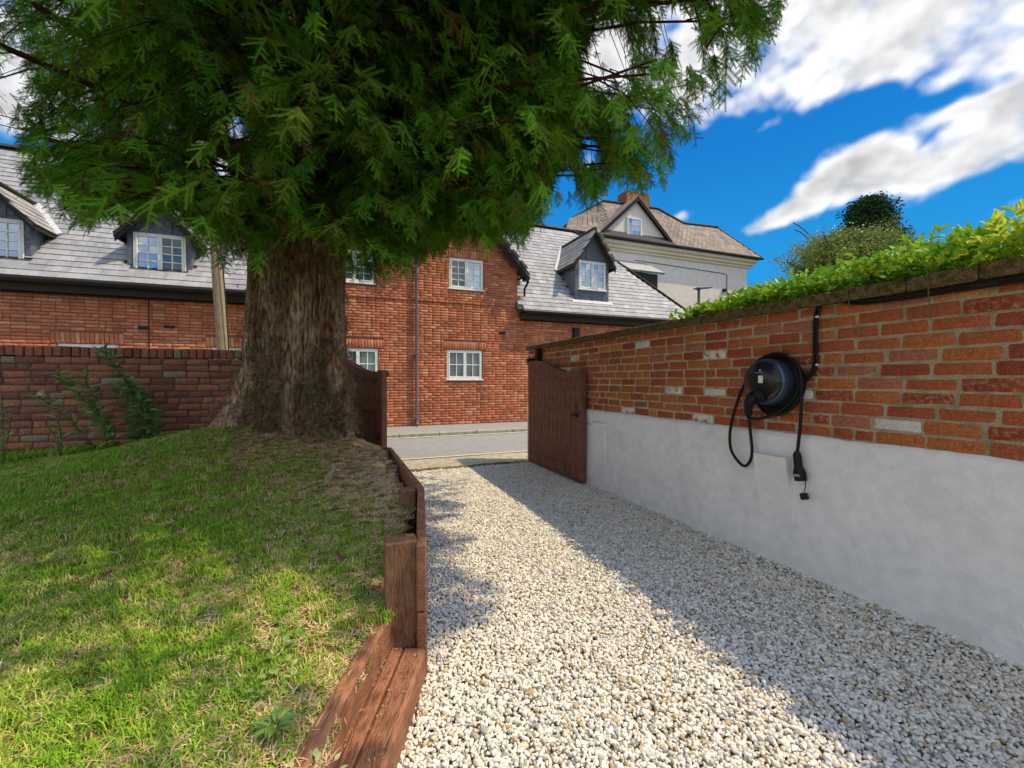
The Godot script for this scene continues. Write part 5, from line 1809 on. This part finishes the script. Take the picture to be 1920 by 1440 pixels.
	add_box(st, Transform3D(Basis(Vector3.BACK, 0.3) * Basis(Vector3.UP, 0.4), to.call(2.745, 0.555, 1.832)), Vector3(0.042, 0.042, 0.042), 0.006)
	part("plug_cap", flat(st), M.rubber, c)
	# the supply: twin black cable clipped up the wall and along under the coping
	st = begin()
	for k in 2:
		var o := k * 0.018
		var pts := [to.call(2.78, 1.27, 1.87)]
		for q in [[1512, 706], [1522, 694], [1526, 676], [1526, 640], [1527, 602], [1531, 578], [1541, 564], [1560, 557]]:
			var w := on_wall(q[0] + k * 5.0, q[1] + k * 3.0, 2.778)
			pts.append(to.call(w.x, w.y, -w.z))
		for v in [1.5, 0.8, 0.0, -1.8]: pts.append(to.call(2.775, 1.752 - o, v))
		tube(st, smooth_path(pts, 6), 0.0078, 8)
	part("supply_cable", flat(st), M.rubber, c)
	for q in [[1532, 684], [1532, 594], [1728, 531], [1700, 523]]:
		var w := on_wall(q[0], q[1], 2.765)
		part("cable_clip", box_mesh(Vector3(0.02, 0.012, 0.012), 0.003), M.white_sticker if q[0] != 1700 else M.rubber, c, at(to.call(w.x, w.y, -w.z)))

# ------------------------------------------------------------------ grass, litter, gravel
func tuft_mesh(sd: int, n: int, high: float, wide: float, blade: float) -> ArrayMesh:
	var r := RandomNumberGenerator.new()
	r.seed = sd
	var st := begin()
	st.set_smooth_group(-1)
	for i in n:
		var a := r.randf() * TAU
		var o := Vector3(r.randf_range(-1, 1), 0, r.randf_range(-1, 1)) * wide
		var d := Vector3(cos(a), 0, sin(a))
		var s := Vector3(-d.z, 0, d.x) * blade / 2
		var h := high * r.randf_range(0.5, 1.2)
		var lean := r.randf_range(0.3, 1.3)
		var m := o + d * h * lean * 0.35 + Vector3(0, h * 0.6, 0)
		var e := o + d * h * lean + Vector3(0, h * r.randf_range(0.65, 1.0), 0)
		st.add_vertex(o - s); st.add_vertex(m - s * 0.8); st.add_vertex(m + s * 0.8)
		st.add_vertex(o - s); st.add_vertex(m + s * 0.8); st.add_vertex(o + s)
		st.add_vertex(m - s * 0.8); st.add_vertex(e); st.add_vertex(m + s * 0.8)
	return flat(st)

func make_grass() -> void:
	var xfs := []
	var cols := []
	var lx := []
	var lc := []
	var cell := 0.08
	var v := -1.5
	while v < 6.05:
		var x := -7.6
		while x < edge_x(v):
			var p := P(x + rf(0, cell), 0, v + rf(0, cell))
			var pv := -p.z
			p.y = lawn_y(p.x, pv)
			var s := seen_at(p)
			if p.x < edge_x(pv):
				var dens := clampf(5200.0 / pow(maxf(s.z, 0.3), 1.1), 1100, 4600)
				var beyond: bool = s.z < 0.2 or s.x < -220 or s.x > 900 or s.y > 1750      # just outside the picture: fewer, larger tufts
				if beyond: dens = 420.0
				var near_edge := exp(-(edge_x(pv) - p.x) / 0.22) * (1.0 if pv < 5.5 else 0.0)
				var dt := Vector2(p.x - TRUNK.x + 0.05, (pv - TRUNK.y) * 0.9).length()
				var bare := clampf(1.0 - (dt - 0.75) / 0.55, 0, 1) * (1.0 if p.x > -0.85 else 0.25)
				var slope_dry := clampf(1.0 - (edge_x(pv) - p.x - 0.45) / 0.5, 0, 1) * clampf((pv - 2.5) / 0.9, 0, 1)
				bare = clampf(maxf(bare, slope_dry * 0.85) + 0.55 * near_edge + 0.25 * noise.get_noise_2d(p.x * 2.6, pv * 2.6), 0, 1)
				var n := dens * cell * cell
				var cnt := int(n) + (1 if rng.randf() < n - int(n) else 0)
				for k in cnt:
					var q := P(p.x + rf(-1, 1) * cell, 0, pv + rf(-1, 1) * cell)
					if q.x > edge_x(-q.z) + 0.01 or -q.z > 6.04: continue
					q.y = lawn_y(q.x, -q.z) - 0.004
					var dry := clampf(0.14 + 0.5 * noise.get_noise_2d(q.x * 0.9 + 4.0, -q.z * 0.9) + 0.5 * noise.get_noise_2d(q.x * 5.0, -q.z * 5.0) + 0.12 * clampf((4.0 + q.z) / 2.0, -1, 1), 0, 1)
					if rng.randf() < bare * 0.93:
						for e in 2:
							lx.append(Transform3D(Basis(Vector3.UP, rf(0, TAU)).scaled(Vector3.ONE * rf(0.7, 1.3)), q + Vector3(rf(-0.02, 0.02), rf(0.004, 0.012), rf(-0.02, 0.02))))
							lc.append(Color(0.54, 0.32, 0.17).lerp(Color(0.88, 0.68, 0.42), rng.randf()))
						continue
					var c := Color(0.17, 0.36, 0.025).lerp(Color(0.3, 0.48, 0.035), rng.randf())
					if rng.randf() < dry * 0.7: c = Color(0.5, 0.47, 0.14).lerp(Color(0.66, 0.58, 0.26), rng.randf())
					elif rng.randf() < dry: c = Color(0.36, 0.44, 0.07)
					var big := (1.5 if beyond else 1.0) + 0.35 * noise.get_noise_2d(q.x * 3.0, -q.z * 3.0)
					if -q.z > 5.55 and q.x < -1.3: big *= rf(1.3, 2.6)
					xfs.append(Transform3D(Basis(Vector3.UP, rf(0, TAU)).scaled(Vector3(1, rf(0.7, 1.15), 1) * big * rf(0.8, 1.2)), q))
					cols.append(c * rf(0.85, 1.15))
			x += cell
		v += cell
	var g := multi("grass", tuft_mesh(3, 15, 0.034, 0.03, 0.0034), M.grass, xfs, cols, self)
	meta(g, "lawn grass, green with straw coloured patches", "grass")
	g = multi("needle_litter", needle_mesh(10, 0.03, 0.0028), M.straw, lx, lc, self)
	meta(g, "brown fallen needles and dead stalks under the tree and along the edging", "litter")
	print("tufts ", xfs.size(), " litter ", lx.size())

func stone_mesh(sd: int) -> ArrayMesh:
	var f := (1.0 + sqrt(5.0)) / 2.0
	var base := [Vector3(-1, f, 0), Vector3(1, f, 0), Vector3(-1, -f, 0), Vector3(1, -f, 0), Vector3(0, -1, f), Vector3(0, 1, f), Vector3(0, -1, -f), Vector3(0, 1, -f), Vector3(f, 0, -1), Vector3(f, 0, 1), Vector3(-f, 0, -1), Vector3(-f, 0, 1)]
	var faces := [[0, 11, 5], [0, 5, 1], [0, 1, 7], [0, 7, 10], [0, 10, 11], [1, 5, 9], [5, 11, 4], [11, 10, 2], [10, 7, 6], [7, 1, 8], [3, 9, 4], [3, 4, 2], [3, 2, 6], [3, 6, 8], [3, 8, 9], [4, 9, 5], [2, 4, 11], [6, 2, 10], [8, 6, 7], [9, 8, 1]]
	var shape := func(d: Vector3) -> Vector3:
		d = d.normalized()
		var r := 1.1 + 0.5 * noise.get_noise_3d(d.x * 1.1 + sd, d.y * 1.1, d.z * 1.1) + 0.42 * noise.get_noise_3d(d.x * 3.0, d.y * 3.0 + sd, d.z * 3.0)
		return Vector3(d.x * r, d.y * r * 0.72, d.z * r * 0.85)
	var st := begin()
	for q in faces:
		tri(st, shape.call(base[q[0]]), shape.call(base[q[1]]), shape.call(base[q[2]]), Vector3.ZERO)
	return flat(st)

func make_gravel() -> void:
	var xfs := [[], [], [], [], []]
	var cols := [[], [], [], [], []]
	var step := 0.0155
	for layer in 2:
		var v := -1.0
		while v < 6.12:
			var x0 := 0.335 - 0.417 * (1.86 - v) if v < 1.86 else (lerpf(0.35, 0.52, (v - 1.86) / 1.04) if v < 2.9 else lerpf(0.52, 0.5, (v - 2.9) / 1.8) if v < 4.7 else lerpf(0.5, 0.0, (v - 4.7) / 1.0))
			var x := x0
			while x < 2.79:
				var p := P(x + rf(-0.5, 0.5) * step, rf(-0.004, 0.004), v + rf(-0.5, 0.5) * step)
				x += step
				if layer == 1:
					if rng.randf() < 0.35: continue
					p.y += 0.009
				if -p.z > 6.1 + 0.05 * noise.get_noise_1d(p.x * 5.0): continue
				p.y += 0.008 * noise.get_noise_2d(p.x * 2.5, p.z * 2.5) + 0.03 * exp(-(2.79 - p.x) / 0.1) * clampf(1.0, 0, 1)
				var s := seen_at(p)
				if (s.z < 0.3 or s.x < 600 or s.x > 2100 or s.y > 1600) and layer == 1: continue
				var size := 0.0087 * exp(rng.randfn(0, 0.22))
				var k := rng.randi() % 5
				xfs[k].append(Transform3D(Basis(Vector3.UP, rf(0, TAU)) * Basis(Vector3.RIGHT, rng.randfn(0, 0.7)) * Basis().scaled(Vector3(rf(0.85, 1.5), rf(0.7, 1.1), rf(0.75, 1.15)) * size), p))
				var c := Color(0.78, 0.755, 0.69) * rf(0.84, 1.12)
				var t := rng.randf()
				t -= 0.09 * maxf(0.0, noise.get_noise_2d(p.x * 2.2, p.z * 2.2) + 0.1)
				if t < 0.03: c = Color(0.52, 0.39, 0.22)
				elif t < 0.1: c = Color(0.66, 0.58, 0.44)
				elif t < 0.17: c = Color(0.4, 0.39, 0.38)
				cols[k].append(c)
			v += step
	var bed := thing("gravel", "white and buff gravel of the drive between timber edging and wall", "gravel")
	bed.set_meta("kind", "stuff")
	for k in 5:
		multi("stones", stone_mesh(11 + k * 13), M.stone, xfs[k], cols[k], bed)
	print("stones ", xfs[0].size() * 3)
	# twigs, a dark leaf or two and small weeds among the stones
	var lx := []
	var lc := []
	for i in 420:
		var p := P(rf(0.55, 2.75), 0.024, rf(0.9, 6.0))
		if rng.randf() < 0.4: p.x = 2.78 - absf(rng.randfn(0, 0.06))
		lx.append(Transform3D(Basis(Vector3.UP, rf(0, TAU)).scaled(Vector3.ONE * rf(0.3, 0.8)), p))
		lc.append([Color(0.12, 0.08, 0.05), Color(0.3, 0.17, 0.08), Color(0.1, 0.17, 0.04)][rng.randi() % 3])
	multi("gravel_litter", needle_mesh(6, 0.03, 0.003), M.straw, lx, lc, bed)
